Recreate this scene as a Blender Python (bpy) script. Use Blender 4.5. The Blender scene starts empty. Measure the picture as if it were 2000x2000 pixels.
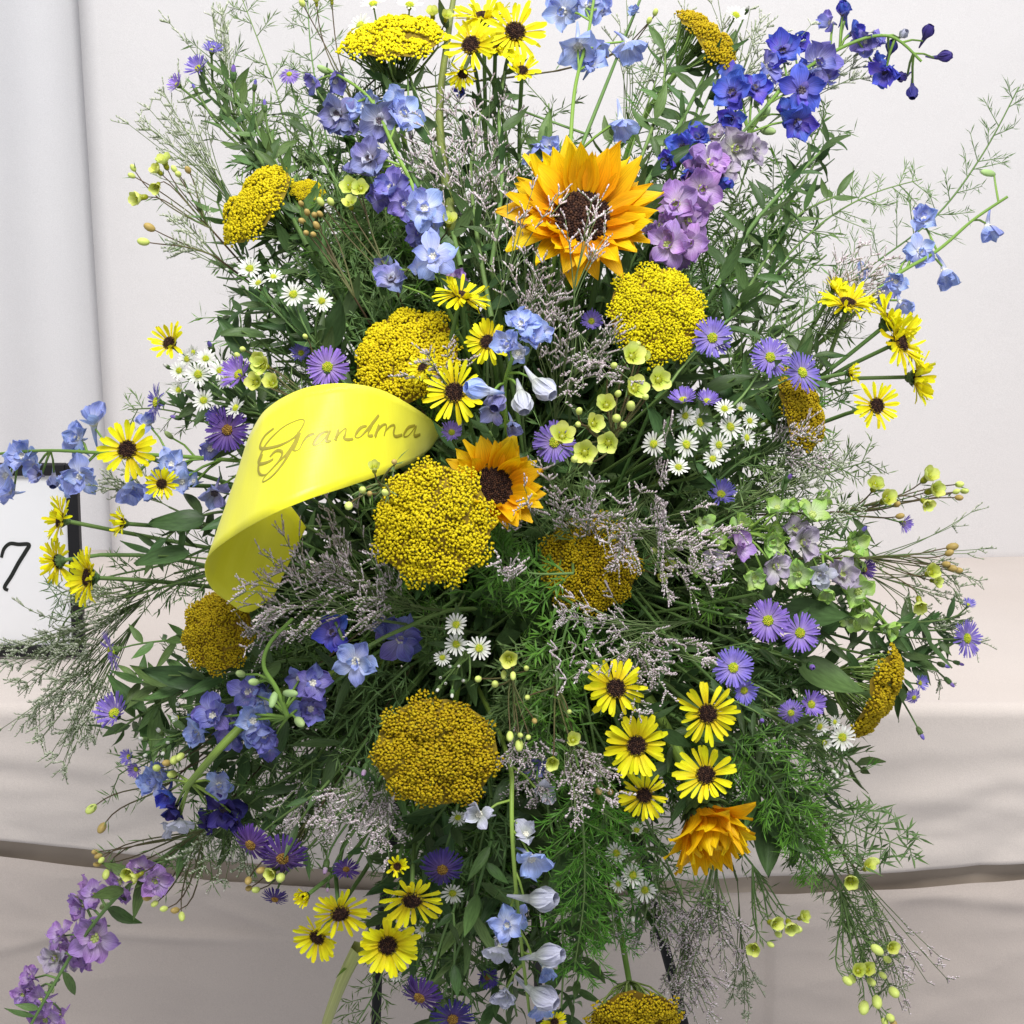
import bpy, math, random
from mathutils import Vector, Matrix
from mathutils.bvhtree import BVHTree
from mathutils import noise as mnoise

random.seed(11)
scene = bpy.context.scene
COL = scene.collection

# ------------------------------------------------------------------ camera
TILT = math.radians(10)
D = 1.5                     # camera to the middle plane of the arrangement
S = 0.0004                  # metres per photo pixel on that plane
C0 = Vector((0, 0, 1.1))
FWD = Vector((0, math.cos(TILT), -math.sin(TILT)))
UP = Vector((0, math.sin(TILT), math.cos(TILT)))
RIGHT = Vector((1, 0, 0))
CAMPOS = C0 - FWD * D
cam_d = bpy.data.cameras.new('camera')
cam = bpy.data.objects.new('camera', cam_d)
COL.objects.link(cam)
cam.location = CAMPOS
cam.rotation_euler = (math.radians(90) - TILT, 0, 0)
cam_d.sensor_fit = 'HORIZONTAL'
cam_d.angle = 2 * math.atan(1000 * S / D)
cam_d.clip_start = 0.05
cam_d.clip_end = 50
scene.camera = cam

# ------------------------------------------------------------------ light
world = bpy.data.worlds.new('World')
scene.world = world
world.use_nodes = True
bg = world.node_tree.nodes['Background']
bg.inputs['Color'].default_value = (0.93, 0.95, 1.0, 1)
bg.inputs['Strength'].default_value = 0.56


def area(name, loc, target, size, power, col):
    l = bpy.data.lights.new(name, 'AREA')
    l.shape = 'RECTANGLE'
    l.size, l.size_y = size
    l.energy = power
    l.color = col
    o = bpy.data.objects.new(name, l)
    COL.objects.link(o)
    o.location = loc
    o.rotation_euler = (Vector(target) - Vector(loc)).to_track_quat('-Z', 'Y').to_euler()
    return o


area('ceiling_light', (0.2, -1.2, 2.6), (0.0, 0.1, 1.1), (1.1, 0.7), 50, (1.0, 0.985, 0.96))
area('ceiling_light_rear', (0.2, 0.55, 3.0), (0.0, 0.75, 0.8), (1.6, 0.5), 15, (1.0, 0.985, 0.97))

scene.view_settings.view_transform = 'Standard'
scene.view_settings.look = 'None'
scene.view_settings.exposure = 0.0
scene.view_settings.gamma = 1.0
scene.render.engine = 'CYCLES'
scene.render.filter_size = 2.1
scene.cycles.use_denoising = True
scene.cycles.max_bounces = 6
scene.cycles.use_adaptive_sampling = True
scene.cycles.adaptive_threshold = 0.02
scene.cycles.transparent_max_bounces = 4

# ------------------------------------------------------------------ helpers


def P(px, py, d=0.0):
    """photo pixel and height d above the leaning plane of the spray -> world point"""
    k = (D - d) / D
    return C0 - FWD * d + RIGHT * ((px - 1000) * S * k) + UP * ((1000 - py) * S * k)


def ray(px, py):
    return (P(px, py, 0) - CAMPOS).normalized()


def at_y(px, py, y):
    r = ray(px, py)
    return CAMPOS + r * ((y - CAMPOS.y) / r.y)


def dsurf(px, py):
    ex, ey = (px - 1000) / 980, (py - 1080) / 1120
    return 0.22 * max(-0.15, 1 - ex * ex - ey * ey)


def K(d):
    return S * (D - d) / D


def face(a, b, c=None):
    if c is None:
        q = a * a + b * b
        if q > 0.98:
            f = math.sqrt(0.98 / q); a *= f; b *= f; q = 0.98
        c = math.sqrt(1 - q)
    return (RIGHT * a + UP * b - FWD * c).normalized()


def auto_face(px, py):
    return ((px - 1000) / 1000 * 0.7, (1000 - py) / 1000 * 0.45 + 0.12)


def frame(pos, z, roll=0.0, scale=1.0):
    z = z.normalized()
    x = UP.cross(z)
    if x.length < 0.05:
        x = RIGHT.copy()
    x.normalize()
    y = z.cross(x)
    m = Matrix(((x.x, y.x, z.x, pos.x), (x.y, y.y, z.y, pos.y), (x.z, y.z, z.z, pos.z), (0, 0, 0, 1)))
    m = m @ Matrix.Rotation(roll, 4, 'Z')
    if scale != 1.0:
        m = m @ Matrix.Scale(scale, 4)
    return m


class MB:
    def __init__(self):
        self.v, self.f, self.u, self.mi = [], [], [], []

    def add(self, vs, fs, us, mi=0):
        n = len(self.v)
        self.v += vs
        self.u += us
        for f in fs:
            self.f.append(tuple(i + n for i in f))
            self.mi.append(mi)

    def tube(self, pts, r0, r1=None, sides=5, mi=0, cap=True):
        r1 = r0 if r1 is None else r1
        n = len(pts)
        vs, us, fs = [], [], []
        for i, p in enumerate(pts):
            t = (pts[min(i + 1, n - 1)] - pts[max(i - 1, 0)])
            if t.length < 1e-9:
                t = Vector((0, 0, 1))
            t.normalize()
            a = t.cross(Vector((0.31, 0.87, 0.37))); a.normalize()
            b = t.cross(a)
            r = r0 + (r1 - r0) * i / max(1, n - 1)
            for s in range(sides):
                w = 2 * math.pi * s / sides
                vs.append(p + a * (math.cos(w) * r) + b * (math.sin(w) * r))
                us.append((s / sides, i / max(1, n - 1)))
        for i in range(n - 1):
            for s in range(sides):
                s2 = (s + 1) % sides
                fs.append((i * sides + s, i * sides + s2, (i + 1) * sides + s2, (i + 1) * sides + s))
        if cap:
            fs.append(tuple(range((n - 1) * sides, n * sides)))
        self.add(vs, fs, us, mi)

    def blob(self, m, seg=6, rings=4, mi=0, uv=None):
        """small rounded body, unit sphere transformed by m"""
        vs, us, fs = [m @ Vector((0, 0, -1))], [uv or (0.5, 0)], []
        for i in range(1, rings):
            w = math.pi * i / rings - math.pi / 2
            for s in range(seg):
                a = 2 * math.pi * s / seg
                vs.append(m @ Vector((math.cos(a) * math.cos(w), math.sin(a) * math.cos(w), math.sin(w))))
                us.append(uv or (s / seg, i / rings))
        vs.append(m @ Vector((0, 0, 1)))
        us.append(uv or (0.5, 1))
        for s in range(seg):
            s2 = (s + 1) % seg
            fs.append((0, 1 + s2, 1 + s))
            for i in range(rings - 2):
                o = 1 + i * seg
                fs.append((o + s, o + s2, o + seg + s2, o + seg + s))
            o = 1 + (rings - 2) * seg
            fs.append((o + s, o + s2, len(vs) - 1))
        self.add(vs, fs, us, mi)

    def petal(self, m, L, W, prof, bend=0.0, cup=0.0, nl=5, nw=2, wav=0.0, seed=0, mi=0, twist=0.0, uvx=None):
        """blade along +X of length L, widest W; prof(t) gives width share"""
        rnd = random.Random(seed)
        ph = rnd.uniform(0, 6.28); ph2 = rnd.uniform(0, 6.28)
        vs, us, fs = [], [], []
        for i in range(nl + 1):
            t = i / nl
            w = prof(t) * W * 0.5
            ang = bend * t
            x = L * (math.sin(ang) / bend if abs(bend) > 1e-3 else t)
            z = L * ((1 - math.cos(ang)) / bend if abs(bend) > 1e-3 else 0)
            for j in range(nw + 1):
                q = 2 * j / nw - 1
                y = q * w
                zz = cup * w * q * q + wav * L * t * math.sin(q * 2.3 + ph + 3 * t) + wav * 0.7 * L * t * t * math.sin(q * 5 + ph2)
                tw = twist * t
                yy, z2 = y * math.cos(tw) - zz * math.sin(tw), y * math.sin(tw) + zz * math.cos(tw)
                vs.append(m @ Vector((x - z2 * math.sin(ang), yy, z + z2 * math.cos(ang))))
                us.append(((q + 1) / 2 if uvx is None else uvx, t))
        k = nw + 1
        for i in range(nl):
            for j in range(nw):
                fs.append((i * k + j, (i + 1) * k + j, (i + 1) * k + j + 1, i * k + j + 1))
        self.add(vs, fs, us, mi)

    def mesh(self, name, mats, smooth=True):
        me = bpy.data.meshes.new(name)
        me.from_pydata([tuple(v) for v in self.v], [], self.f)
        uvl = me.uv_layers.new(name='UVMap')
        idx = [0] * len(me.loops)
        me.loops.foreach_get('vertex_index', idx)
        flat = []
        for i in idx:
            flat += self.u[i]
        uvl.data.foreach_set('uv', flat)
        for mt in (mats if isinstance(mats, (list, tuple)) else [mats]):
            me.materials.append(mt)
        me.polygons.foreach_set('material_index', self.mi)
        if smooth:
            me.polygons.foreach_set('use_smooth', [True] * len(me.polygons))
        me.update()
        return me


I4 = Matrix.Identity(4)


def link(name, data, parent=None, local=None):
    o = bpy.data.objects.new(name, data)
    COL.objects.link(o)
    if parent is not None:
        o.parent = parent
    if local is not None:
        o.matrix_basis = local
    return o


def tag(o, label=None, cat=None, group=None, kind=None):
    if label: o['label'] = label
    if cat: o['category'] = cat
    if group: o['group'] = group
    if kind: o['kind'] = kind
    return o


def thing(name, M, label, cat, group=None):
    o = bpy.data.objects.new(name, None)
    o.empty_display_size = 0.01
    COL.objects.link(o)
    o.matrix_basis = M
    tag(o, label, cat, group)
    return o


def bez(p0, p1, p2, p3, n=10):
    out = []
    for i in range(n + 1):
        t = i / n
        out.append(p0 * (1 - t) ** 3 + p1 * (3 * t * (1 - t) ** 2) + p2 * (3 * t * t * (1 - t)) + p3 * t ** 3)
    return out


def catmull(pts, n=8):
    out = []
    for i in range(len(pts) - 1):
        p0 = pts[max(i - 1, 0)]; p1 = pts[i]; p2 = pts[i + 1]; p3 = pts[min(i + 2, len(pts) - 1)]
        for j in range(n):
            t = j / n
            out.append(0.5 * ((2 * p1) + (p2 - p0) * t + (2 * p0 - 5 * p1 + 4 * p2 - p3) * t * t + (3 * p1 - p0 - 3 * p2 + p3) * t ** 3))
    out.append(pts[-1].copy())
    return out


def core():
    return P(1000 + random.uniform(-120, 120), 1120 + random.uniform(-170, 170), random.uniform(-0.02, 0.02))


def stem_path(h, n, n_seg=10, end=None):
    c = end if end is not None else core()
    L = (h - c).length
    return bez(h, h - n * L * 0.32, c + (h - c) * 0.4 - (-FWD) * 0.02, c, n_seg)


# ------------------------------------------------------------------ materials


def lin(r, g, b):
    f = lambda c: (c / 255 / 12.92) if c / 255 <= 0.04045 else ((c / 255 + 0.055) / 1.055) ** 2.4
    return (f(r), f(g), f(b), 1)


def nodes(name):
    m = bpy.data.materials.new(name)
    m.use_nodes = True
    nt = m.node_tree
    b = nt.nodes['Principled BSDF']
    return m, nt, b


def mix(nt, fac, a, b, blend='MIX'):
    n = nt.nodes.new('ShaderNodeMix')
    n.data_type = 'RGBA'
    n.blend_type = blend
    for sock, val in ((n.inputs[0], fac), (n.inputs[6], a), (n.inputs[7], b)):
        if hasattr(val, 'is_output'):
            nt.links.new(val, sock)
        else:
            sock.default_value = val
    return n.outputs[2]


def petal_mat(name, base, tip, edge=0.5, trans=0.3, rough=0.55, var=0.12, streak=0.3, hue=0.012, scale=(18, 1.5)):
    """petal: colour runs from base to tip along the blade, veins, each piece a little different"""
    m, nt, b = nodes(name)
    N = nt.nodes.new
    uv = N('ShaderNodeUVMap')
    sep = N('ShaderNodeSeparateXYZ'); nt.links.new(uv.outputs[0], sep.inputs[0])
    mr = N('ShaderNodeMapRange'); mr.interpolation_type = 'SMOOTHSTEP'
    mr.inputs[1].default_value = max(0.0, edge - 0.35); mr.inputs[2].default_value = min(1.0, edge + 0.35)
    nt.links.new(sep.outputs[1], mr.inputs[0])
    c = mix(nt, mr.outputs[0], base, tip)
    mp = N('ShaderNodeMapping'); mp.inputs['Scale'].default_value = (scale[0], scale[1], 1)
    nt.links.new(uv.outputs[0], mp.inputs[0])
    nz = N('ShaderNodeTexNoise'); nz.inputs['Scale'].default_value = 1.0; nz.inputs['Detail'].default_value = 3
    nt.links.new(mp.outputs[0], nz.inputs[0])
    oi = N('ShaderNodeObjectInfo')
    hs = N('ShaderNodeHueSaturation')
    mh = N('ShaderNodeMapRange'); nt.links.new(oi.outputs['Random'], mh.inputs[0])
    mh.inputs[3].default_value = 0.5 - hue; mh.inputs[4].default_value = 0.5 + hue
    nt.links.new(mh.outputs[0], hs.inputs['Hue'])
    ma = N('ShaderNodeMath'); ma.operation = 'MULTIPLY'; ma.inputs[1].default_value = 7.77
    nt.links.new(oi.outputs['Random'], ma.inputs[0])
    fr = N('ShaderNodeMath'); fr.operation = 'FRACT'; nt.links.new(ma.outputs[0], fr.inputs[0])
    mv = N('ShaderNodeMapRange'); nt.links.new(fr.outputs[0], mv.inputs[0])
    mv.inputs[3].default_value = 1 - var; mv.inputs[4].default_value = 1 + var
    vs = N('ShaderNodeMapRange'); nt.links.new(nz.outputs[0], vs.inputs[0])
    vs.inputs[1].default_value = 0.3; vs.inputs[2].default_value = 0.7
    vs.inputs[3].default_value = 1 - streak; vs.inputs[4].default_value = 1 + streak * 0.4
    mm = N('ShaderNodeMath'); mm.operation = 'MULTIPLY'
    nt.links.new(mv.outputs[0], mm.inputs[0]); nt.links.new(vs.outputs[0], mm.inputs[1])
    nt.links.new(mm.outputs[0], hs.inputs['Value'])
    nt.links.new(c, hs.inputs['Color'])
    nt.links.new(hs.outputs[0], b.inputs['Base Color'])
    b.inputs['Roughness'].default_value = rough
    b.inputs['Specular IOR Level'].default_value = 0.25
    bp = N('ShaderNodeBump'); bp.inputs['Strength'].default_value = 0.25; bp.inputs['Distance'].default_value = 0.001
    nt.links.new(nz.outputs[0], bp.inputs['Height'])
    nt.links.new(bp.outputs[0], b.inputs['Normal'])
    if trans > 0:
        tr = N('ShaderNodeBsdfTranslucent'); nt.links.new(hs.outputs[0], tr.inputs[0])
        ms = N('ShaderNodeMixShader'); ms.inputs[0].default_value = trans
        nt.links.new(b.outputs[0], ms.inputs[1]); nt.links.new(tr.outputs[0], ms.inputs[2])
        nt.links.new(ms.outputs[0], nt.nodes['Material Output'].inputs[0])
    return m


def speckle_mat(name, cols, rough=0.7, trans=0.0):
    """colour picked from the piece's own number in the UV (many small pieces in one mesh)"""
    m, nt, b = nodes(name)
    N = nt.nodes.new
    uv = N('ShaderNodeUVMap')
    sep = N('ShaderNodeSeparateXYZ'); nt.links.new(uv.outputs[0], sep.inputs[0])
    cr = N('ShaderNodeValToRGB')
    el = cr.color_ramp.elements
    el[0].color = cols[0]; el[0].position = 0
    el[1].color = cols[-1]; el[1].position = 1
    for i, c in enumerate(cols[1:-1]):
        e = el.new((i + 1) / (len(cols) - 1)); e.color = c
    nt.links.new(sep.outputs[0], cr.inputs[0])
    oi = N('ShaderNodeObjectInfo')
    mv = N('ShaderNodeMapRange'); nt.links.new(oi.outputs['Random'], mv.inputs[0])
    mv.inputs[3].default_value = 0.88; mv.inputs[4].default_value = 1.08
    hs = N('ShaderNodeHueSaturation'); nt.links.new(mv.outputs[0], hs.inputs['Value']); nt.links.new(cr.outputs[0], hs.inputs['Color'])
    nt.links.new(hs.outputs[0], b.inputs['Base Color'])
    b.inputs['Roughness'].default_value = rough
    b.inputs['Specular IOR Level'].default_value = 0.2
    if trans > 0:
        tr = N('ShaderNodeBsdfTranslucent'); nt.links.new(hs.outputs[0], tr.inputs[0])
        ms = N('ShaderNodeMixShader'); ms.inputs[0].default_value = trans
        nt.links.new(b.outputs[0], ms.inputs[1]); nt.links.new(tr.outputs[0], ms.inputs[2])
        nt.links.new(ms.outputs[0], nt.nodes['Material Output'].inputs[0])
    return m


def cloth_mat(name, col, col2, weave=900, rough=0.9, sc=4.0):
    m, nt, b = nodes(name)
    N = nt.nodes.new
    tc = N('ShaderNodeTexCoord')
    n1 = N('ShaderNodeTexNoise'); n1.inputs['Scale'].default_value = sc; n1.inputs['Detail'].default_value = 5
    nt.links.new(tc.outputs['Object'], n1.inputs[0])
    c = mix(nt, n1.outputs[0], col, col2)
    n2 = N('ShaderNodeTexNoise'); n2.inputs['Scale'].default_value = weave; n2.inputs['Detail'].default_value = 2
    nt.links.new(tc.outputs['Object'], n2.inputs[0])
    mr = N('ShaderNodeMapRange'); nt.links.new(n2.outputs[0], mr.inputs[0])
    mr.inputs[3].default_value = 0.86; mr.inputs[4].default_value = 1.12
    hs = N('ShaderNodeHueSaturation'); nt.links.new(mr.outputs[0], hs.inputs['Value']); nt.links.new(c, hs.inputs['Color'])
    nt.links.new(hs.outputs[0], b.inputs['Base Color'])
    b.inputs['Roughness'].default_value = rough
    b.inputs['Specular IOR Level'].default_value = 0.1
    n3 = N('ShaderNodeTexNoise'); n3.inputs['Scale'].default_value = 9; n3.inputs['Detail'].default_value = 4
    nt.links.new(tc.outputs['Object'], n3.inputs[0])
    bp = N('ShaderNodeBump'); bp.inputs['Strength'].default_value = 0.25; bp.inputs['Distance'].default_value = 0.01
    nt.links.new(n3.outputs[0], bp.inputs['Height'])
    b2 = N('ShaderNodeBump'); b2.inputs['Strength'].default_value = 0.15; b2.inputs['Distance'].default_value = 0.001
    nt.links.new(n2.outputs[0], b2.inputs['Height']); nt.links.new(bp.outputs[0], b2.inputs['Normal'])
    nt.links.new(b2.outputs[0], b.inputs['Normal'])
    return m


def plain_mat(name, col, rough=0.5, var=0.15, spec=0.4, scale=60):
    m, nt, b = nodes(name)
    N = nt.nodes.new
    tc = N('ShaderNodeTexCoord')
    nz = N('ShaderNodeTexNoise'); nz.inputs['Scale'].default_value = scale; nz.inputs['Detail'].default_value = 4
    nt.links.new(tc.outputs['Object'], nz.inputs[0])
    mr = N('ShaderNodeMapRange'); nt.links.new(nz.outputs[0], mr.inputs[0])
    mr.inputs[3].default_value = 1 - var; mr.inputs[4].default_value = 1 + var
    hs = N('ShaderNodeHueSaturation'); hs.inputs['Color'].default_value = col
    nt.links.new(mr.outputs[0], hs.inputs['Value'])
    nt.links.new(hs.outputs[0], b.inputs['Base Color'])
    b.inputs['Roughness'].default_value = rough
    b.inputs['Specular IOR Level'].default_value = spec
    return m


MT = {}
MT['daisy'] = petal_mat('yellow_daisy_petal', (0.84, 0.66, 0.005, 1), (0.92, 0.86, 0.010, 1), 0.3, 0.25, var=0.08)
MT['sun'] = petal_mat('sunflower_petal', (0.90, 0.44, 0.003, 1), (0.94, 0.60, 0.005, 1), 0.5, 0.3, var=0.1, hue=0.015)
MT['disc'] = speckle_mat('dark_disc', [(0.012, 0.005, 0.005, 1), (0.035, 0.016, 0.012, 1), (0.075, 0.035, 0.02, 1)], 0.8)
MT['disc_ring'] = speckle_mat('disc_ring', [(0.20, 0.17, 0.01, 1), (0.10, 0.05, 0.012, 1), (0.3, 0.22, 0.01, 1)], 0.8)
MT['lime_disc'] = speckle_mat('lime_disc', [(0.28, 0.42, 0.02, 1), (0.5, 0.55, 0.04, 1), (0.62, 0.55, 0.05, 1)], 0.7)
MT['white'] = petal_mat('white_petal', (0.62, 0.68, 0.42, 1), (0.82, 0.82, 0.78, 1), 0.25, 0.25, var=0.05, hue=0.0)
MT['violet'] = petal_mat('violet_petal', (0.42, 0.32, 0.72, 1), (0.27, 0.19, 0.66, 1), 0.4, 0.28, var=0.12, hue=0.02)
MT['violet_dark'] = petal_mat('dark_violet_petal', (0.14, 0.08, 0.27, 1), (0.085, 0.045, 0.25, 1), 0.4, 0.25, var=0.15, hue=0.02)
MT['pinkbud'] = petal_mat('pink_bud_petal', (0.62, 0.5, 0.62, 1), (0.55, 0.36, 0.6, 1), 0.5, 0.25, var=0.1)
MT['wax'] = petal_mat('waxflower_petal', (0.48, 0.55, 0.05, 1), (0.76, 0.82, 0.24, 1), 0.4, 0.25, rough=0.4, var=0.1, streak=0.1)
MT['waxbud'] = speckle_mat('waxflower_bud', [(0.38, 0.52, 0.06, 1), (0.58, 0.68, 0.16, 1), (0.66, 0.72, 0.25, 1)], 0.35)
MT['amberbud'] = speckle_mat('amber_bud', [(0.46, 0.46, 0.10, 1), (0.44, 0.33, 0.10, 1), (0.36, 0.22, 0.10, 1)], 0.4)
MT['waxcup'] = plain_mat('waxflower_cup', (0.25, 0.27, 0.012, 1), 0.35)
MT['d_light'] = petal_mat('pale_blue_petal', (0.68, 0.72, 0.90, 1), (0.36, 0.45, 0.86, 1), 0.45, 0.3, var=0.13, hue=0.012, streak=0.3)
MT['d_deep'] = petal_mat('deep_blue_petal', (0.22, 0.20, 0.70, 1), (0.085, 0.11, 0.62, 1), 0.45, 0.28, var=0.2, hue=0.02, streak=0.4)
MT['d_violet'] = petal_mat('violet_blue_petal', (0.42, 0.41, 0.76, 1), (0.21, 0.20, 0.60, 1), 0.45, 0.28, var=0.2, hue=0.02, streak=0.4)
MT['d_grey'] = petal_mat('slate_blue_petal', (0.48, 0.47, 0.62, 1), (0.26, 0.28, 0.58, 1), 0.4, 0.28, var=0.18, hue=0.02, streak=0.4)
MT['d_white'] = petal_mat('bluish_white_petal', (0.62, 0.65, 0.62, 1), (0.66, 0.67, 0.82, 1), 0.5, 0.3, var=0.08, hue=0.01)
MT['d_dark'] = petal_mat('indigo_bud_petal', (0.06, 0.05, 0.2, 1), (0.045, 0.035, 0.22, 1), 0.5, 0.2, var=0.2)
MT['l_pink'] = petal_mat('lilac_petal', (0.66, 0.52, 0.74, 1), (0.45, 0.26, 0.63, 1), 0.5, 0.3, var=0.18, hue=0.02, streak=0.35)
MT['l_pale'] = petal_mat('pale_lilac_petal', (0.56, 0.55, 0.52, 1), (0.52, 0.44, 0.6, 1), 0.5, 0.3, var=0.12, hue=0.015)
MT['l_green'] = petal_mat('green_larkspur_petal', (0.68, 0.80, 0.48, 1), (0.42, 0.66, 0.15, 1), 0.5, 0.3, var=0.15, hue=0.015)
MT['eye'] = plain_mat('pale_floret_eye', (0.66, 0.64, 0.55, 1), 0.6)
MT['eye_dark'] = plain_mat('dark_floret_eye', (0.10, 0.08, 0.10, 1), 0.6)
MT['eye_green'] = plain_mat('green_floret_eye', (0.42, 0.5, 0.16, 1), 0.6)
MT['yarrow'] = speckle_mat('yarrow_floret', [(0.336, 0.248, 0.0040, 1), (0.528, 0.416, 0.0040, 1), (0.624, 0.512, 0.0060, 1), (0.672, 0.560, 0.0100, 1)], 0.75)
MT['yarrow_bright'] = speckle_mat('bright_yarrow_floret', [(0.465, 0.372, 0.0040, 1), (0.688, 0.595, 0.0060, 1), (0.781, 0.698, 0.0080, 1)], 0.75)
MT['yarrow_amber'] = speckle_mat('amber_yarrow_floret', [(0.245, 0.150, 0.0040, 1), (0.360, 0.240, 0.0050, 1), (0.461, 0.337, 0.0050, 1), (0.504, 0.389, 0.0100, 1)], 0.75)
MT['stem'] = petal_mat('green_stem', (0.123, 0.215, 0.060, 1), (0.163, 0.266, 0.077, 1), 0.5, 0.0, rough=0.45, var=0.2)
MT['stem_light'] = petal_mat('light_green_stem', (0.20, 0.33, 0.06, 1), (0.24, 0.38, 0.07, 1), 0.5, 0.0, rough=0.45, var=0.15)
MT['stem_olive'] = petal_mat('olive_stem', (0.17, 0.20, 0.05, 1), (0.20, 0.23, 0.06, 1), 0.5, 0.0, rough=0.5, var=0.15)
MT['stem_pale'] = petal_mat('pale_cut_stem', (0.42, 0.46, 0.16, 1), (0.48, 0.50, 0.2, 1), 0.5, 0.0, rough=0.5, var=0.1)
MT['stem_brown'] = petal_mat('woody_stem', (0.10, 0.07, 0.035, 1), (0.12, 0.13, 0.045, 1), 0.5, 0.0, rough=0.6, var=0.2)
MT['leaf'] = petal_mat('dark_leaf', (0.069, 0.127, 0.044, 1), (0.083, 0.152, 0.051, 1), 0.5, 0.22, rough=0.42, var=0.3, hue=0.02, scale=(8, 5))
MT['leaf_mid'] = petal_mat('mid_leaf', (0.117, 0.203, 0.065, 1), (0.130, 0.228, 0.070, 1), 0.5, 0.25, rough=0.42, var=0.25, hue=0.02, scale=(8, 5))
MT['leaf_light'] = petal_mat('light_leaf', (0.13, 0.25, 0.04, 1), (0.17, 0.29, 0.05, 1), 0.5, 0.25, rough=0.42, var=0.2, hue=0.02, scale=(8, 5))
MT['fern'] = petal_mat('fern_needle', (0.120, 0.219, 0.070, 1), (0.157, 0.257, 0.080, 1), 0.5, 0.2, rough=0.5, var=0.2, hue=0.015)
MT['fern_light'] = petal_mat('light_fern_needle', (0.110, 0.286, 0.039, 1), (0.143, 0.330, 0.044, 1), 0.5, 0.25, rough=0.5, var=0.2, hue=0.015)
MT['fern_bright'] = petal_mat('bright_fern_needle', (0.10, 0.30, 0.03, 1), (0.14, 0.36, 0.04, 1), 0.5, 0.3, rough=0.5, var=0.2, hue=0.015)
MT['limo'] = speckle_mat('limonium_floret', [(0.40, 0.31, 0.34, 1), (0.58, 0.48, 0.52, 1), (0.74, 0.65, 0.69, 1), (0.84, 0.79, 0.80, 1)], 0.8, 0.15)
MT['limo_green'] = speckle_mat('silvery_floret', [(0.26, 0.32, 0.19, 1), (0.42, 0.48, 0.33, 1), (0.62, 0.64, 0.52, 1), (0.80, 0.78, 0.70, 1)], 0.8, 0.15)
MT['limo_stem'] = petal_mat('limonium_stem', (0.15, 0.22, 0.08, 1), (0.18, 0.25, 0.10, 1), 0.5, 0.0, rough=0.6, var=0.2)
MT['foam'] = plain_mat('floral_foam', (0.02, 0.05, 0.02, 1), 0.95, 0.3, 0.05, 200)
MT['black'] = plain_mat('black_metal', (0.012, 0.012, 0.014, 1), 0.6, 0.2, 0.25)
MT['ink'] = plain_mat('black_ink', (0.02, 0.022, 0.02, 1), 0.6, 0.1, 0.2)
MT['foil'] = plain_mat('bronze_foil_lettering', (0.34, 0.29, 0.025, 1), 0.45, 0.2, 0.6, 400)
MT['paper'] = plain_mat('white_card', (0.86, 0.86, 0.88, 1), 0.6, 0.02, 0.3, 20)
MT['strip_brown'] = plain_mat('brown_hem_strip', (0.46, 0.38, 0.31, 1), 0.9, 0.15, 0.2, 30)
MT['wall'] = cloth_mat('white_drape', (0.70, 0.68, 0.685, 1), (0.74, 0.725, 0.73, 1))
MT['curtain'] = cloth_mat('grey_white_curtain', (0.66, 0.655, 0.68, 1), (0.70, 0.695, 0.71, 1))
MT['cloth'] = cloth_mat('linen_cloth', (0.62, 0.55, 0.505, 1), (0.68, 0.615, 0.575, 1))
MT['skirt'] = cloth_mat('beige_skirt_cloth', (0.53, 0.455, 0.41, 1), (0.59, 0.52, 0.48, 1))

# ------------------------------------------------------------------ the setting
CAMZ = CAMPOS.z
Y_FRONT, Y_WALL, Z_TABLE = 0.362, 1.145, CAMZ - 0.52


def sheet(name, fn, nu, nv, mat, parent=None, thick=0.0):
    mb = MB()
    vs, us, fs = [], [], []
    for i in range(nu + 1):
        for j in range(nv + 1):
            vs.append(Vector(fn(i / nu, j / nv)))
            us.append((i / nu, j / nv))
    k = nv + 1
    for i in range(nu):
        for j in range(nv):
            fs.append((i * k + j, (i + 1) * k + j, (i + 1) * k + j + 1, i * k + j + 1))
    mb.add(vs, fs, us)
    o = link(name, mb.mesh(name, mat), parent)
    if thick:
        md = o.modifiers.new('thickness', 'SOLIDIFY'); md.thickness = thick; md.offset = 0
    return o


def nz(x, y, z=0.0):
    return mnoise.noise(Vector((x, y, z)))


SEAM0, SEAM1 = at_y(203, 830, Y_WALL - 0.03), at_y(152, 0, Y_WALL - 0.03)


def wall_right(u, v):
    z = Z_TABLE - 0.02 + v * 1.5
    xl = SEAM0.x + (SEAM1.x - SEAM0.x) * (z - SEAM0.z) / (SEAM1.z - SEAM0.z)     # left edge leans a little
    x = xl + u * (1.5 - xl)
    y = Y_WALL - 0.03 + 0.012 * nz(x * 1.6, z * 0.5) + 0.004 * nz(x * 6, z * 1.2, 3)
    if u < 0.03:
        y += 0.004 * (1 - u / 0.03) ** 2
    return (x, y, z)


def wall_left(u, v):
    z = Z_TABLE - 0.02 + v * 1.5
    x = -1.6 + u * 1.25
    y = Y_WALL + 0.0 + 0.012 * math.sin(x * 42 + 1.2 * nz(x * 3, z * 0.8)) * (0.6 + 0.4 * nz(x * 4, 1.7)) + 0.01 * nz(x * 9, z)
    return (x, y, z)


tag(sheet('wall_drape', wall_right, 90, 50, MT['wall'], thick=0.004), 'smooth white fabric drape hanging behind the flowers', 'drape')
tag(sheet('curtain', wall_left, 160, 30, MT['curtain']), 'grey white gathered curtain left of the smooth drape', 'curtain')


HEM = [at_y(x, y, Y_FRONT - 0.007) for x, y in ((0, 1642), (1000, 1716), (1950, 1693))]


def hem_z(x):
    # lower edge of the cloth, a shallow sag
    a, b, c = HEM
    return (a.z * (x - b.x) * (x - c.x) / ((a.x - b.x) * (a.x - c.x)) + b.z * (x - a.x) * (x - c.x) / ((b.x - a.x) * (b.x - c.x))
            + c.z * (x - a.x) * (x - b.x) / ((c.x - a.x) * (c.x - b.x)))


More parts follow.
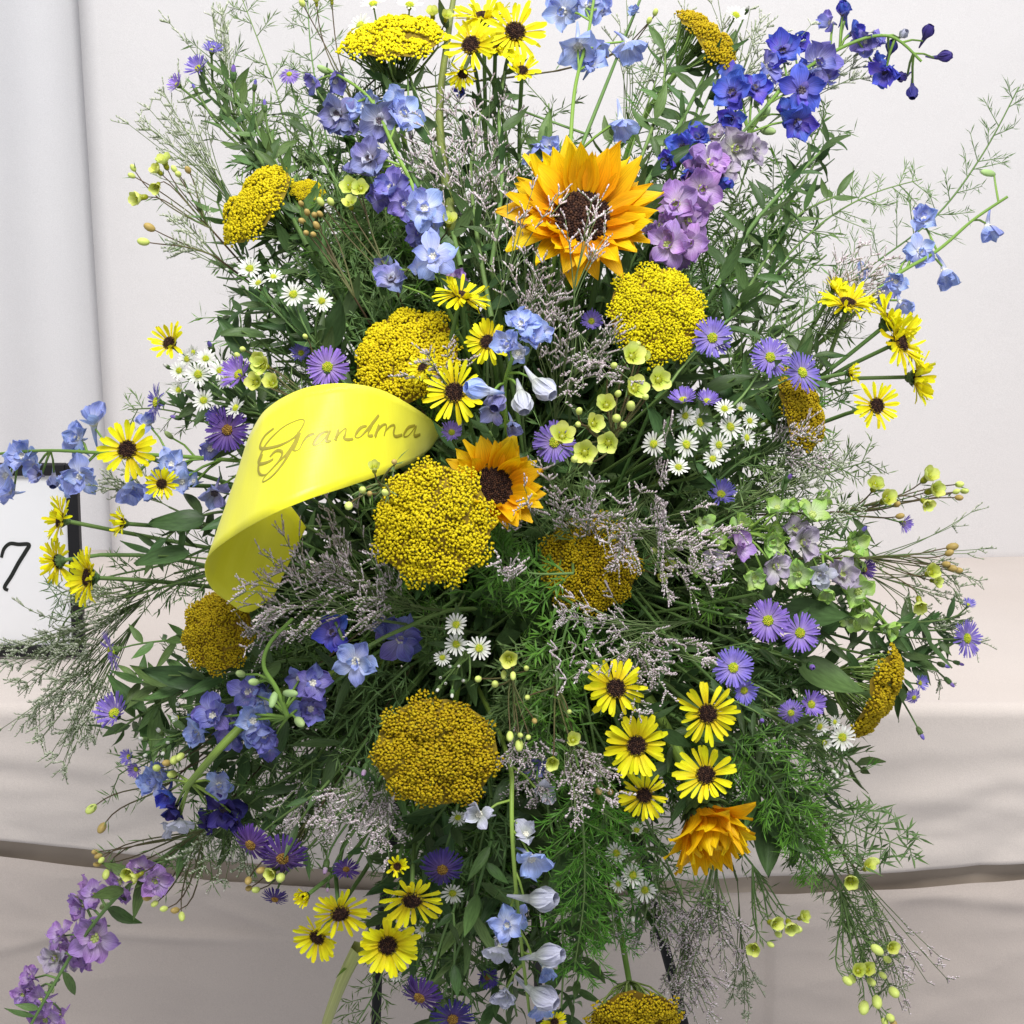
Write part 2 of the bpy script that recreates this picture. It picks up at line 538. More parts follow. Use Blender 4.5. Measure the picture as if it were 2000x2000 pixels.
def cloth(u, v):
    x = -1.3 + 2.6 * u
    # v 0..0.45 table top from back to front, 0.45..0.55 edge, rest the drop
    rr = 0.012
    if v < 0.45:
        y = Y_WALL + 0.02 - (v / 0.45) * (Y_WALL + 0.02 - Y_FRONT - rr)
        z = Z_TABLE + 0.004 * nz(x * 3, y * 4) + 0.002 * nz(x * 9, y * 9)
    elif v < 0.6:
        a = (v - 0.45) / 0.15 * math.pi / 2
        y = Y_FRONT + rr - rr * math.sin(a)
        z = Z_TABLE - rr + rr * math.cos(a)
    else:
        t = (v - 0.6) / 0.4
        z0 = Z_TABLE - rr
        z = z0 + (hem_z(x) - z0) * t
        y = Y_FRONT - 0.007 * t
        y += t * 0.006 * nz(x * 4.2, z * 3, 7) + 0.002 * t * math.sin(x * 9 + z * 14 + 2 * nz(x * 2, z * 3, 1)) + t * (0.0022 * nz(x * 14, z * 26, 4) + 0.006 * (1 - abs(nz(x * 5 + z * 7, z * 22 - x * 6, 2)) * 2) + 0.002 * (1 - abs(nz(x * 11 - z * 9, z * 40 + x * 8, 6)) * 2))
        # soft slanting creases
        for (cx, cz, sl, w, a) in ((-0.42, 0.775, -0.16, 0.012, 0.006), (-0.28, 0.735, -0.10, 0.010, 0.006), (0.36, 0.79, 0.05, 0.014, 0.004),
                                   (0.44, 0.74, -0.12, 0.012, 0.005), (-0.5, 0.73, 0.1, 0.012, 0.005), (0.5, 0.765, 0.2, 0.01, 0.004)):
            dz = z - (cz + sl * (x - cx))
            y -= a * 0.6 * math.exp(-(dz / w) ** 2) * math.exp(-((x - cx) / 0.22) ** 2)
    return (x, y, z)


tag(sheet('tablecloth', cloth, 260, 90, MT['cloth'], thick=0.003), 'pale linen cloth draped over the table with a hanging hem', 'tablecloth')


def skirt(u, v):
    x = -1.3 + 2.6 * u
    z = 0.35 + v * (hem_z(x) - 0.021 + 0.004 * nz(x * 1.6, 4.4) - 0.35)
    y = Y_FRONT + 0.000 + 0.004 * max(0, v - .97) / .03 + 0.006 * abs(nz(x * 6 + z * 5, z * 14 - x * 5, 3)) + 0.002 * abs(nz(x * 13 - z * 8, z * 30 + x * 9, 8))
    y += 0.003 * nz(x * 2.5, z * 1.5, 9) + 0.003 * nz(x * 7, z * 6, 2) + 0.0018 * nz(x * 16, z * 24, 5)
    for (cx, cz, sl, w, a, l) in ((-0.33, 0.60, -0.04, 0.007, 0.007, 0.12), (-0.25, 0.615, -0.35, 0.006, 0.005, 0.05), (-0.46, 0.60, 0.25, 0.007, 0.005, 0.07),
                                  (0.47, 0.64, -0.1, 0.01, 0.005, 0.12), (-0.36, 0.64, 0.3, 0.01, 0.005, 0.1)):
        dz = z - (cz + sl * (x - cx))
        y -= a * math.exp(-(dz / w) ** 2) * math.exp(-((x - cx) / l) ** 2)
    # a vertical lap on the right
    y += 0.0095 / (1 + math.exp((x - 0.262) / 0.0015)) * (1 / (1 + math.exp(-(x - 0.1) / 0.03)))
    return (x, y, z)


tag(sheet('table_skirt', skirt, 420, 90, MT['skirt']), 'beige creased table skirt below the cloth hem', 'table skirt')

hem_band = sheet('hem_strip', lambda u, v: (-1.3 + 2.6 * u, Y_FRONT + 0.0175 + 0.001 * nz(u * 9, v * 2), 0.55 + v * 0.26), 60, 4, MT['strip_brown'], thick=0.006)  # brown strip added behind the hem gap, standing in for the dark band
tag(hem_band, 'brown strip added as the dark band under the cloth hem', 'hem strip')

# ------------------------------------------------------------------ the numbered card
cy = 0.545
c_bl = at_y(-190, 1278, cy); c_br = at_y(156, 1278, cy); c_tl = at_y(-190, 916, cy); c_tr = at_y(156, 916, cy)


def box(mb, c, sx, sy, sz, mi=0):
    vs = [Vector((c[0] + a * sx / 2, c[1] + b * sy / 2, c[2] + d * sz / 2)) for a in (-1, 1) for b in (-1, 1) for d in (-1, 1)]
    fs = [(0, 1, 3, 2), (4, 6, 7, 5), (0, 4, 5, 1), (2, 3, 7, 6), (0, 2, 6, 4), (1, 5, 7, 3)]
    mb.add(vs, fs, [(0, 0)] * 8, mi)


def box_obj(name, c, sx, sy, sz, mat, parent, bev=0.0015):
    mb = MB(); box(mb, c, sx, sy, sz)
    o = link(name, mb.mesh(name, mat, smooth=False), parent)
    if bev:
        md = o.modifiers.new('bevel', 'BEVEL'); md.width = bev; md.segments = 2
    return o


card = thing('number_card', Matrix.Translation((0, 0, 0)), 'white card numbered 7 in a black frame behind the flowers', 'number card')
wx, wz = c_br.x - c_bl.x, c_tr.z - c_br.z
mx, mz = (c_br.x + c_bl.x) / 2, (c_tr.z + c_br.z) / 2
zb = Z_TABLE + 0.012
zt = c_tr.z
ft = 0.0125
box_obj('paper', (mx, cy, (zb + zt) / 2), wx, 0.004, zt - zb, MT['paper'], card, 0)
box_obj('frame_bar', (c_br.x, cy - 0.002, (zb + zt) / 2), ft, 0.014, zt - zb + ft, MT['black'], card)
box_obj('frame_bar', (c_bl.x, cy - 0.002, (zb + zt) / 2), ft, 0.014, zt - zb + ft, MT['black'], card)
box_obj('frame_bar', (mx, cy - 0.002, zb), wx - ft, 0.0135, ft, MT['black'], card)
box_obj('frame_bar', (mx, cy - 0.002, zt), wx - ft, 0.0135, ft, MT['black'], card)


def stroke(mb, pts, nrm, w):
    """flat pen stroke: pts on a surface, nrm their normals"""
    n = len(pts)
    vs, us, fs = [], [], []
    for i, p in enumerate(pts):
        t = pts[min(i + 1, n - 1)] - pts[max(i - 1, 0)]
        t.normalize()
        s = nrm[i].cross(t)
        if s.length < 1e-6:
            s = Vector((1, 0, 0))
        s.normalize()
        ww = w(i / (n - 1)) if callable(w) else w
        for q, h in ((-1, 0), (0, 0.3), (1, 0)):
            vs.append(p + s * (ww * 0.5 * q) + nrm[i] * (h * ww * 0.3)); us.append(((q + 1) / 2, i / (n - 1)))
    for i in range(n - 1):
        for j in range(2):
            fs.append((i * 3 + j, i * 3 + j + 1, i * 3 + 4 + j, i * 3 + 3 + j))
    mb.add(vs, fs, us)


def v2(pts, f, ox, oy):
    return [Vector((x * f + ox, y * f + oy, 0)) for x, y in pts]


sev = catmull(v2([(10, 1310), (30, 1245), (75, 1205), (140, 1210), (218, 1212), (190, 1270), (140, 1350), (85, 1450), (40, 1520), (38, 1545), (62, 1556)], .2588, 0, 750), 6)
mb = MB()
pp = [at_y(q.x, q.y, cy - 0.0026) for q in sev]
stroke(mb, pp, [Vector((0, -1, 0))] * len(pp), lambda t: 0.0034 + 0.001 * math.sin(3 * t))
link('numeral', mb.mesh('numeral', MT['ink']), card)

# ------------------------------------------------------------------ easel and foam
easel = thing('wire_easel', I4, 'black metal easel whose legs show below the flowers', 'easel')


def bar(name, pts, r, mat, parent, sides=8, local=None):
    mb = MB(); mb.tube(pts, r, r, sides)
    return link(name, mb.mesh(name, mat), parent, local)


bar('leg', [P(905, 700, -0.07), P(740, 1830, -0.06), P(731, 2100, -0.055), P(700, 3600, -0.05)], 0.0042, MT['black'], easel)
bar('leg', [P(1075, 700, -0.07), P(1268, 1740, -0.06), P(1312, 1900, -0.055), P(1700, 3600, -0.05)], 0.0045, MT['black'], easel)
bar('leg', [P(1000, 700, -0.08), P(1120, 700, -0.08) + Vector((0, 0.34, -1.25))], 0.0042, MT['black'], easel)
bar('crossbar', [P(826, 1240, -0.064), P(1176, 1240, -0.064)], 0.0035, MT['black'], easel)
bar('crossbar', [P(700, 2140, -0.054), P(1370, 2140, -0.054)], 0.0035, MT['black'], easel)
foam = thing('floral_foam', frame(P(1000, 1130, -0.03), -FWD), 'dark green floral foam block hidden deep behind the blooms', 'floral foam')
mb = MB(); box(mb, (0, 0, 0), 0.16, 0.24, 0.06)
o = link('foam_block', mb.mesh('foam_block', MT['foam'], False), foam)
md = o.modifiers.new('bevel', 'BEVEL'); md.width = 0.01; md.segments = 2

# ------------------------------------------------------------------ ribbon
RT = [(866, 838, .15), (815, 800, .205), (745, 762, .245), (670, 749, .265), (590, 760, .268), (525, 796, .255), (490, 845, .245), (476, 890, .228), (486, 920, .212), (520, 950, .203), (565, 985, .200), (598, 1030, .200)]
RB = [(842, 875, .155), (808, 902, .215), (752, 925, .262), (680, 950, .292), (600, 976, .312), (525, 1008, .308), (455, 1048, .278), (404, 1092, .248), (408, 1140, .222), (440, 1172, .207), (485, 1196, .200), (534, 1165, .200)]
ta = catmull([P(*p) for p in RT], 8)
tb = catmull([P(*p) for p in RB], 8)
m, nt, b = nodes('yellow_satin')
N = nt.nodes.new
uv = N('ShaderNodeUVMap'); mp = N('ShaderNodeMapping'); mp.inputs['Scale'].default_value = (3, 300, 1); nt.links.new(uv.outputs[0], mp.inputs[0])
n1 = N('ShaderNodeTexNoise'); n1.inputs['Scale'].default_value = 1; nt.links.new(mp.outputs[0], n1.inputs[0])
c = mix(nt, n1.outputs[0], (0.80, 0.76, 0.012, 1), (0.86, 0.84, 0.03, 1))
nt.links.new(c, b.inputs['Base Color'])
b.inputs['Roughness'].default_value = 0.42; b.inputs['Specular IOR Level'].default_value = 0.5
b.inputs['Sheen Weight'].default_value = 0.15
b.inputs['Anisotropic'].default_value = 0.6
mp2 = N('ShaderNodeMapping'); mp2.inputs['Scale'].default_value = (160, 4, 1); nt.links.new(uv.outputs[0], mp2.inputs[0])
n2 = N('ShaderNodeTexNoise'); n2.inputs['Scale'].default_value = 1; nt.links.new(mp2.outputs[0], n2.inputs[0])
wv = N('ShaderNodeBump'); wv.inputs['Strength'].default_value = 0.12; wv.inputs['Distance'].default_value = 0.0006
nt.links.new(n1.outputs[0], wv.inputs['Height'])
wv2 = N('ShaderNodeBump'); wv2.inputs['Strength'].default_value = 0.12; wv2.inputs['Distance'].default_value = 0.0006
nt.links.new(n2.outputs[0], wv2.inputs['Height']); nt.links.new(wv.outputs[0], wv2.inputs['Normal'])
nt.links.new(wv2.outputs[0], b.inputs['Normal'])
tr = N('ShaderNodeBsdfTranslucent'); nt.links.new(c, tr.inputs[0])
ms = N('ShaderNodeMixShader'); ms.inputs[0].default_value = 0.04
nt.links.new(b.outputs[0], ms.inputs[1]); nt.links.new(tr.outputs[0], ms.inputs[2]); nt.links.new(ms.outputs[0], nt.nodes['Material Output'].inputs[0])
MT['ribbon'] = m
rib = thing('satin_ribbon', Matrix.Translation(P(640, 960, 0.2)), 'wide yellow satin ribbon loop lettered Grandma', 'ribbon')
RINV = Matrix.Translation(-P(640, 960, 0.2))
mb = MB()
vs, us, fs = [], [], []
NV = 10
for i in range(len(ta)):
    for j in range(NV + 1):
        v = j / NV
        p = ta[i].lerp(tb[i], v)
        p = p - FWD * (0.0022 * nz(i * .11, v * 1.3, 5) + 0.0012 * nz(i * .3, v * 4, 8))
        vs.append(p); us.append((v, i / (len(ta) - 1)))
for i in range(len(ta) - 1):
    for j in range(NV):
        fs.append((i * (NV + 1) + j, i * (NV + 1) + j + 1, (i + 1) * (NV + 1) + j + 1, (i + 1) * (NV + 1) + j))
bvh = BVHTree.FromPolygons([v.copy() for v in vs], fs)
mb.add(vs, fs, us)
o = link('ribbon_band', mb.mesh('ribbon_band', MT['ribbon']), rib, RINV)
md = o.modifiers.new('thickness', 'SOLIDIFY'); md.thickness = 0.0005; md.offset = 0

F2 = 400 / 1932
strokes = [
    [(270, 275), (190, 340), (145, 420), (150, 465), (230, 460), (340, 430), (450, 370), (520, 290), (555, 215), (530, 190), (450, 215), (350, 270), (250, 360), (180, 450), (140, 540), (125, 590), (145, 610), (210, 595), (265, 565)],
    [(232, 545), (280, 495), (325, 485), (350, 515), (310, 590), (250, 660), (200, 708), (152, 714), (126, 680), (130, 610), (160, 520)],
    [(500, 310), (470, 395), (425, 490), (360, 600), (280, 700), (210, 760), (165, 778), (185, 730), (250, 660), (320, 585), (380, 530), (432, 460), (470, 395)],
    [(515, 318), (490, 390), (455, 480), (505, 475), (545, 400), (595, 345), (650, 325)],
    [(775, 300), (705, 330), (655, 390), (640, 430), (680, 425), (745, 365), (795, 295), (765, 365), (760, 400), (800, 390)],
    [(872, 285), (855, 350), (840, 390), (862, 345), (905, 300), (942, 275), (935, 330), (922, 370), (960, 382), (1010, 372)],
    [(1135, 250), (1080, 270), (1040, 320), (1030, 358), (1070, 358), (1130, 300), (1185, 235), (1250, 150)],
    [(1190, 228), (1160, 295), (1150, 345), (1195, 342)],
    [(1252, 240), (1235, 290), (1215, 355), (1240, 290), (1290, 242), (1322, 248), (1300, 345), (1310, 305), (1360, 252), (1400, 250), (1388, 320), (1410, 350), (1470, 335)],
    [(1592, 246), (1530, 265), (1490, 320), (1488, 350), (1530, 340), (1604, 250), (1582, 320), (1592, 346), (1640, 330)],
]
mb = MB()
for st in strokes:
    q2 = catmull(v2(st, F2, 480, 780), 5)
    pts, nrm = [], []
    for q in q2:
        hit = bvh.ray_cast(CAMPOS, ray(q.x, q.y))
        if hit[0] is None:
            continue
        n = hit[1] if hit[1].dot(FWD) < 0 else -hit[1]
        pts.append(hit[0] + n * 0.0005); nrm.append(n)
    if len(pts) > 3:
        stroke(mb, pts, nrm, lambda t: 0.0015 + 0.0007 * math.sin(t * 9))
link('lettering', mb.mesh('lettering', MT['foil']), rib, RINV)

# ------------------------------------------------------------------ shared meshes
lance = lambda t: max(0.03, math.sin(math.pi * min(1, t * 1.0) ** 0.75)) if t < 1 else 0.03
ovate = lambda t: (0.12 if t <= 0 else max(0.02, math.sin(math.pi * t ** 0.6) ** 0.8 if t < 1 else 0.02))
blunt = lambda t: 0.38 + 0.62 * math.sin(min(1.0, t * 1.15) * math.pi / 2) if t < 0.85 else (1.0 if t < 0.95 else 0.55)
spat = lambda t: [0.22, 0.5, 0.8, 0.98, 0.95, 0.62][min(5, int(t * 5 + 0.01))]
roundp = lambda t: [0.25, 0.62, 0.92, 1.0, 0.86, 0.45][min(5, int(t * 5 + 0.01))]


def one(name, mat, **kw):
    mb = MB(); mb.petal(I4, **kw); return mb.mesh(name, mat)


DAISY_P = [one('daisy_petal', MT['daisy'], L=1, W=0.235 + 0.03 * (i % 3), prof=blunt, bend=[0.1, -0.35, 0.5, -0.1, 0.9, -0.6][i], cup=0.35, nl=5, nw=2, wav=0.02, seed=i) for i in range(6)]
SUN_P = [one('sunflower_petal', MT['sun'], L=1, W=0.40 + 0.04 * (i % 3), prof=lambda t: [0.5, 0.8, 1.0, 0.95, 0.72, 0.4, 0.04][min(6, int(t * 6 + 0.01))], bend=[-0.3, 0.35, -0.7, 0.7, 0.1, 1.3][i], cup=0.45, nl=6, nw=4, wav=0.035, seed=20 + i, twist=[0, .25, -.3, .1, -.15, .4][i]) for i in range(6)]
_dp = {}
ragp = lambda t: [0.22, 0.5, 0.82, 0.98, 0.78, 0.22][min(5, int(t * 5 + 0.01))]


def dpet(matk):
    if matk not in _dp:
        _dp[matk] = [one('floret_petal', MT[matk], L=1, W=0.78 + 0.1 * (i % 3), prof=ragp, bend=[0.3, 0.0, 0.7, -0.6, 0.4, -0.3][i], cup=0.35, nl=5, nw=4, wav=[.09, .14, .12, .17, .11, .15][i], seed=40 + i, twist=[0, .2, -.25, .1, -.1, .3][i]) for i in range(6)]
    return _dp[matk]


WAX_P = [one('waxflower_petal', MT['wax'], L=1, W=0.98, prof=roundp, bend=0.7 + 0.2 * i, cup=0.4, nl=5, nw=3, wav=0.02, seed=70 + i) for i in range(2)]
LEAF_L = {k: [one('leaf_blade', MT[k], L=1, W=0.2 + 0.05 * i, prof=lance, bend=[0.3, -0.6, 0.8][i], cup=0.5, nl=6, nw=2, wav=0.02, seed=80 + i) for i in range(3)] for k in ('leaf', 'leaf_mid', 'leaf_light')}
LEAF_B = {k: [one('broad_blade', MT[k], L=1, W=0.36 + 0.06 * i, prof=ovate, bend=[-0.5, 0.8][i], cup=0.35, nl=10, nw=4, wav=0.05, seed=90 + i) for i in range(2)] for k in ('leaf', 'leaf_mid', 'leaf_light')}


def disc_mesh(name, mats, n, rad, h, ring=0):
    """dome of many small florets, unit radius rad"""
    mb = MB(); rnd = random.Random(len(name) + n)
    m = Matrix.Diagonal((rad, rad, h, 1))
    mb.blob(m, 14, 6, 0, uv=(0.1, 0.5))
    for i in range(n):
        r = math.sqrt((i + .5) / n); a = i * 2.39996
        z = h * math.sqrt(max(0, 1 - r * r * 0.96))
        s = rad * 1.15 / math.sqrt(n) * rnd.uniform(.8, 1.2)
        mm = Matrix.Translation((rad * r * math.cos(a), rad * r * math.sin(a), z * rnd.uniform(0.96, 1.06))) @ Matrix.Diagonal((s, s, s * 1.5, 1))
        mb.blob(mm, 5, 3, 1 if (ring and r > ring) else 0, uv=(rnd.random(), 0.5))
    return mb.mesh(name, mats)


DAISY_DISC = disc_mesh('daisy_disc', [MT['disc'], MT['disc_ring']], 90, 0.33, 0.10, 0.84)
SUN_DISC = disc_mesh('sunflower_disc', [MT['disc'], MT['disc']], 320, 0.37, 0.09)
MT['rust_disc'] = speckle_mat('rust_disc', [(0.16, 0.09, 0.02, 1), (0.26, 0.14, 0.03, 1), (0.34, 0.22, 0.04, 1)], 0.7)
RUST_DISC = disc_mesh('dark_aster_disc', [MT['rust_disc'], MT['rust_disc']], 40, 0.24, 0.14)
VIO_DISC = disc_mesh('violet_aster_disc', [MT['lime_disc'], MT['lime_disc']], 40, 0.25, 0.14)
LIME_DISC = disc_mesh('aster_disc', [MT['lime_disc'], MT['lime_disc']], 45, 0.30, 0.16)


def calyx_mesh(name, mat, r0, depth, n=10):
    """green cup of bracts under a head, opening towards +z"""
    mb = MB()
    for lay in range(2):
        for i in range(n):
            a = 2 * math.pi * (i + lay * .5) / n
            m = Matrix.Rotation(a, 4, 'Z') @ Matrix.Translation((r0 * 0.15, 0, -depth)) @ Matrix.Rotation(-math.radians(38 - 12 * lay), 4, 'Y')
            mb.petal(m, r0 * 1.15, r0 * 0.6, lance, bend=0.5, cup=0.4, nl=4, nw=2)
    mb.blob(Matrix.Translation((0, 0, -depth * 0.75)) @ Matrix.Diagonal((r0 * .55, r0 * .55, depth * .5, 1)), 8, 5)
    return mb.mesh(name, mat)


CALYX = calyx_mesh('calyx', MT['leaf_mid'], 0.36, 0.34)
SUN_CALYX = calyx_mesh('sunflower_calyx', MT['leaf_mid'], 0.5, 0.15, 14)


def ray_mesh(name, mat, n, elev, W, bend, layers=1, seed=0, r_in=0.2):
    mb = MB(); rnd = random.Random(seed)
    for lay in range(layers):
        for i in range(n):
            a = 2 * math.pi * (i + lay * .5 + rnd.uniform(-.25, .25)) / n
            e = math.radians(elev + rnd.uniform(-11, 11) + lay * 9)
            m = Matrix.Rotation(a, 4, 'Z') @ Matrix.Translation((r_in, 0, 0)) @ Matrix.Rotation(-e, 4, 'Y')
            mb.petal(m, (1 - r_in) * rnd.uniform(.85, 1.08), W * rnd.uniform(.85, 1.15), blunt, bend=bend + rnd.uniform(-.3, .3), cup=0.3, nl=3, nw=2, seed=rnd.random(), uvx=rnd.random())
    return mb.mesh(name, mat)


WHITE_R = [ray_mesh('white_rays', MT['white'], 17, e, 0.2, b, 1, 5 + i) for i, (e, b) in enumerate(((5, 0.1), (22, -.2), (-12, -.2), (48, .3)))]
VIO_R = {k: [ray_mesh('violet_rays', MT[k], 26, e, 0.115, b, 2, 15 + i) for i, (e, b) in enumerate(((6, -.1), (30, .2), (-18, -.4), (58, .3)))] for k in ('violet', 'violet_dark', 'pinkbud')}


def bud_mesh(name, mats, long=1.0):
    mb = MB()
    mb.blob(Matrix.Diagonal((.62, .62, long, 1)), 8, 6, 0, uv=(0.6, .5))
    for i in range(5):
        a = 2 * math.pi * i / 5
        m = Matrix.Rotation(a, 4, 'Z') @ Matrix.Translation((0.12, 0, -long)) @ Matrix.Rotation(-math.radians(55), 4, 'Y')
        mb.petal(m, 1.0 * long, .62, lance, bend=0.9, cup=.5, nl=4, nw=2, mi=1)
    return mb.mesh(name, mats)


WAX_BUD = bud_mesh('waxflower_bud', [MT['waxbud'], MT['leaf_light']])
AMB_BUD = bud_mesh('amber_bud', [MT['amberbud'], MT['leaf_light']])
GREEN_BUD = bud_mesh('green_bud', [MT['l_green'], MT['leaf_light']], 1.5)


def aster_bud(name, matk):
    mb = MB()
    for i in range(12):
        a = 2 * math.pi * i / 12
        m = Matrix.Rotation(a, 4, 'Z') @ Matrix.Translation((.22, 0, -.1)) @ Matrix.Rotation(-math.radians(70), 4, 'Y')
        mb.petal(m, 1.0, .36, blunt, bend=0.95, cup=.3, nl=3, nw=2, seed=i, mi=0)
    mb.blob(Matrix.Translation((0, 0, -.5)) @ Matrix.Diagonal((.42, .42, .75, 1)), 8, 5, 1)
    for i in range(8):
        a = 2 * math.pi * i / 8
        m = Matrix.Rotation(a, 4, 'Z') @ Matrix.Translation((.25, 0, -1.2)) @ Matrix.Rotation(-math.radians(78), 4, 'Y')
        mb.petal(m, 1.3, .3, lance, bend=0.1, cup=.4, nl=3, nw=2, mi=1)
    return mb.mesh(name, [MT[matk], MT['leaf_mid']])


A_BUD = {k: aster_bud('aster_bud', k) for k in ('violet', 'violet_dark', 'pinkbud', 'white')}
WAX_CUP = None
mb = MB(); mb.blob(Matrix.Translation((0, 0, -.05)) @ Matrix.Diagonal((.34, .34, .2, 1)), 8, 5)
for i in range(7):
    a = 2 * math.pi * i / 7
    mb.tube([Vector((.2 * math.cos(a), .2 * math.sin(a), .05)), Vector((.3 * math.cos(a), .3 * math.sin(a), .28))], .035, .03, 4)
mb.blob(Matrix.Translation((0, 0, -.45)) @ Matrix.Diagonal((.3, .3, .45, 1)), 8, 5)
WAX_CUP = mb.mesh('waxflower_cup', MT['waxcup'])


def eye_mesh(name, mat, spur_mat):
    mb = MB(); rnd = random.Random(3)
    for i in range(6):
        a = 2 * math.pi * i / 6
        mb.blob(Matrix.Translation((.13 * math.cos(a), .13 * math.sin(a), .12)) @ Matrix.Diagonal((.09, .09, .15, 1)), 6, 4, 0)
    mb.blob(Matrix.Translation((0, 0, .05)) @ Matrix.Diagonal((.16, .16, .16, 1)), 8, 5, 0)
    mb.tube([Vector((0, 0, 0)), Vector((0.03, .05, -.25)), Vector((0.05, .18, -.6)), Vector((.05, .38, -.95))], .17, .035, 6, 1)
    return mb.mesh(name, [mat, spur_mat])


EYES = {k: eye_mesh('floret_eye', MT[e], MT[k]) for k, e in (('d_light', 'eye'), ('d_deep', 'eye_dark'), ('d_violet', 'eye'), ('d_grey', 'eye_dark'), ('d_white', 'eye'), ('d_dark', 'eye_dark'), ('l_pink', 'eye_green'), ('l_pale', 'eye_green'), ('l_green', 'eye_green'))}


def yarrow_mesh(name, mat, seed, n=680, h=0.38):
    rnd = random.Random(seed)
    lumps = [(0, 0)] + [(0.45 * math.cos(a + seed), 0.45 * math.sin(a + seed)) for a in [i * 2 * math.pi / 5 for i in range(5)]] + \
            [(0.8 * math.cos(a + seed * 2), 0.8 * math.sin(a + seed * 2)) for a in [i * 2 * math.pi / 9 for i in range(9)]]
    lumps = [(x + rnd.uniform(-.08, .08), y + rnd.uniform(-.08, .08), rnd.uniform(-.07, .07)) for x, y in lumps]
    mb = MB(); mg = MB()

    def hh(x, y):
        r2 = x * x + y * y
        best = min(lumps, key=lambda l: (l[0] - x) ** 2 + (l[1] - y) ** 2)
        dd = math.hypot(best[0] - x, best[1] - y)
        return h * (1 - r2 * 0.85) + best[2] - 1.2 * min(dd, .27) ** 2, dd
    spots = []
    for li, l in enumerate(lumps):
        q = 66 if li < 6 else 58
        rl = 0.27 if li < 6 else 0.25
        for k in range(q):
            rr = rl * math.sqrt((k + .5) / q) * rnd.uniform(.92, 1.08); a = k * 2.39996 + li
            spots.append((l[0] + rr * math.cos(a), l[1] + rr * math.sin(a)))
    for k in range(620):
        rr = .9 * math.sqrt((k + .5) / 620); a = k * 2.39996
        spots.append((rr * math.cos(a) + rnd.uniform(-.02, .02), rr * math.sin(a) + rnd.uniform(-.02, .02)))
    for x, y in spots:
        z, dd = hh(x, y)
        s = 0.0235 * rnd.uniform(.75, 1.35)
        z += rnd.uniform(-.03, .035)
        uvv = min(0.99, max(0.01, rnd.gauss(0.62, 0.2)))
        mb.blob(Matrix.Translation((x, y, z)) @ Matrix.Rotation(rnd.uniform(0, 3), 4, 'Z') @ Matrix.Diagonal((s, s, s * 1.1, 1)), 5, 4, 0, uv=(uvv, .5))
        # neighbours that make each floret a small cluster
        for q in range(2):
            a2 = rnd.uniform(0, 6.28)
            mb.blob(Matrix.Translation((x + s * 1.1 * math.cos(a2), y + s * 1.1 * math.sin(a2), z - s * .3)) @ Matrix.Diagonal((s * .6, s * .6, s * .6, 1)), 4, 3, 0, uv=(min(.99, uvv + rnd.uniform(-.3, .2)) if uvv > .3 else uvv, .5))
    apex = Vector((0, 0, -0.85))
    for l in lumps:
        p = Vector((l[0], l[1], hh(l[0], l[1])[0] - 0.3))
        mg.tube([apex, apex.lerp(p, .5) + Vector((l[0] * .08, l[1] * .08, -.05)), p], .03, .02, 4)
        for q in range(9):
            a = rnd.uniform(0, 6.28); rr = rnd.uniform(.05, .24)
            x, y = l[0] + rr * math.cos(a), l[1] + rr * math.sin(a)
            mg.tube([apex.lerp(p, rnd.uniform(.1, 1)), Vector((x, y, hh(x, y)[0] - .02))], .016, .012, 3)
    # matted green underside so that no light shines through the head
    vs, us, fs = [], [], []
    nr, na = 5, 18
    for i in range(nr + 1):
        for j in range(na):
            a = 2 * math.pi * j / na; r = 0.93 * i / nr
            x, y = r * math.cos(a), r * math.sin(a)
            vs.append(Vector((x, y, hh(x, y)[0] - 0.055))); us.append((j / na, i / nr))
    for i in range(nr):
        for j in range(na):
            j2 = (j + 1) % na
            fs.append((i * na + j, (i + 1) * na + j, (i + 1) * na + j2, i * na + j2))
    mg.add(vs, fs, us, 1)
    return mb.mesh(name, mat), mg.mesh('yarrow_branches', [MT['yar_green'], MT['yar_mat']])


MT['yar_green'] = petal_mat('yarrow_green', (0.18, 0.28, 0.07, 1), (0.22, 0.32, 0.08, 1), 0.5, 0.0, rough=0.6, var=0.2)
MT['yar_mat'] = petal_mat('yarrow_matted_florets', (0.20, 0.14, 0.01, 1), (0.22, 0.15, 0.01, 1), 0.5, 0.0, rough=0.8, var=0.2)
YAR = {k: [yarrow_mesh('yarrow_florets', MT[k], s) for s in ((1, 2) if k == 'yarrow_bright' else (1, 2, 3))] for k in ('yarrow', 'yarrow_bright', 'yarrow_amber')}

# ------------------------------------------------------------------ builders of plants


def add_stem(root, M, pts, r0, r1, mat='stem', name='stem', sides=6):
    mb = MB(); mb.tube(pts, r0, r1, sides)
    return link(name, mb.mesh(name, MT[mat]), root, M.inverted())


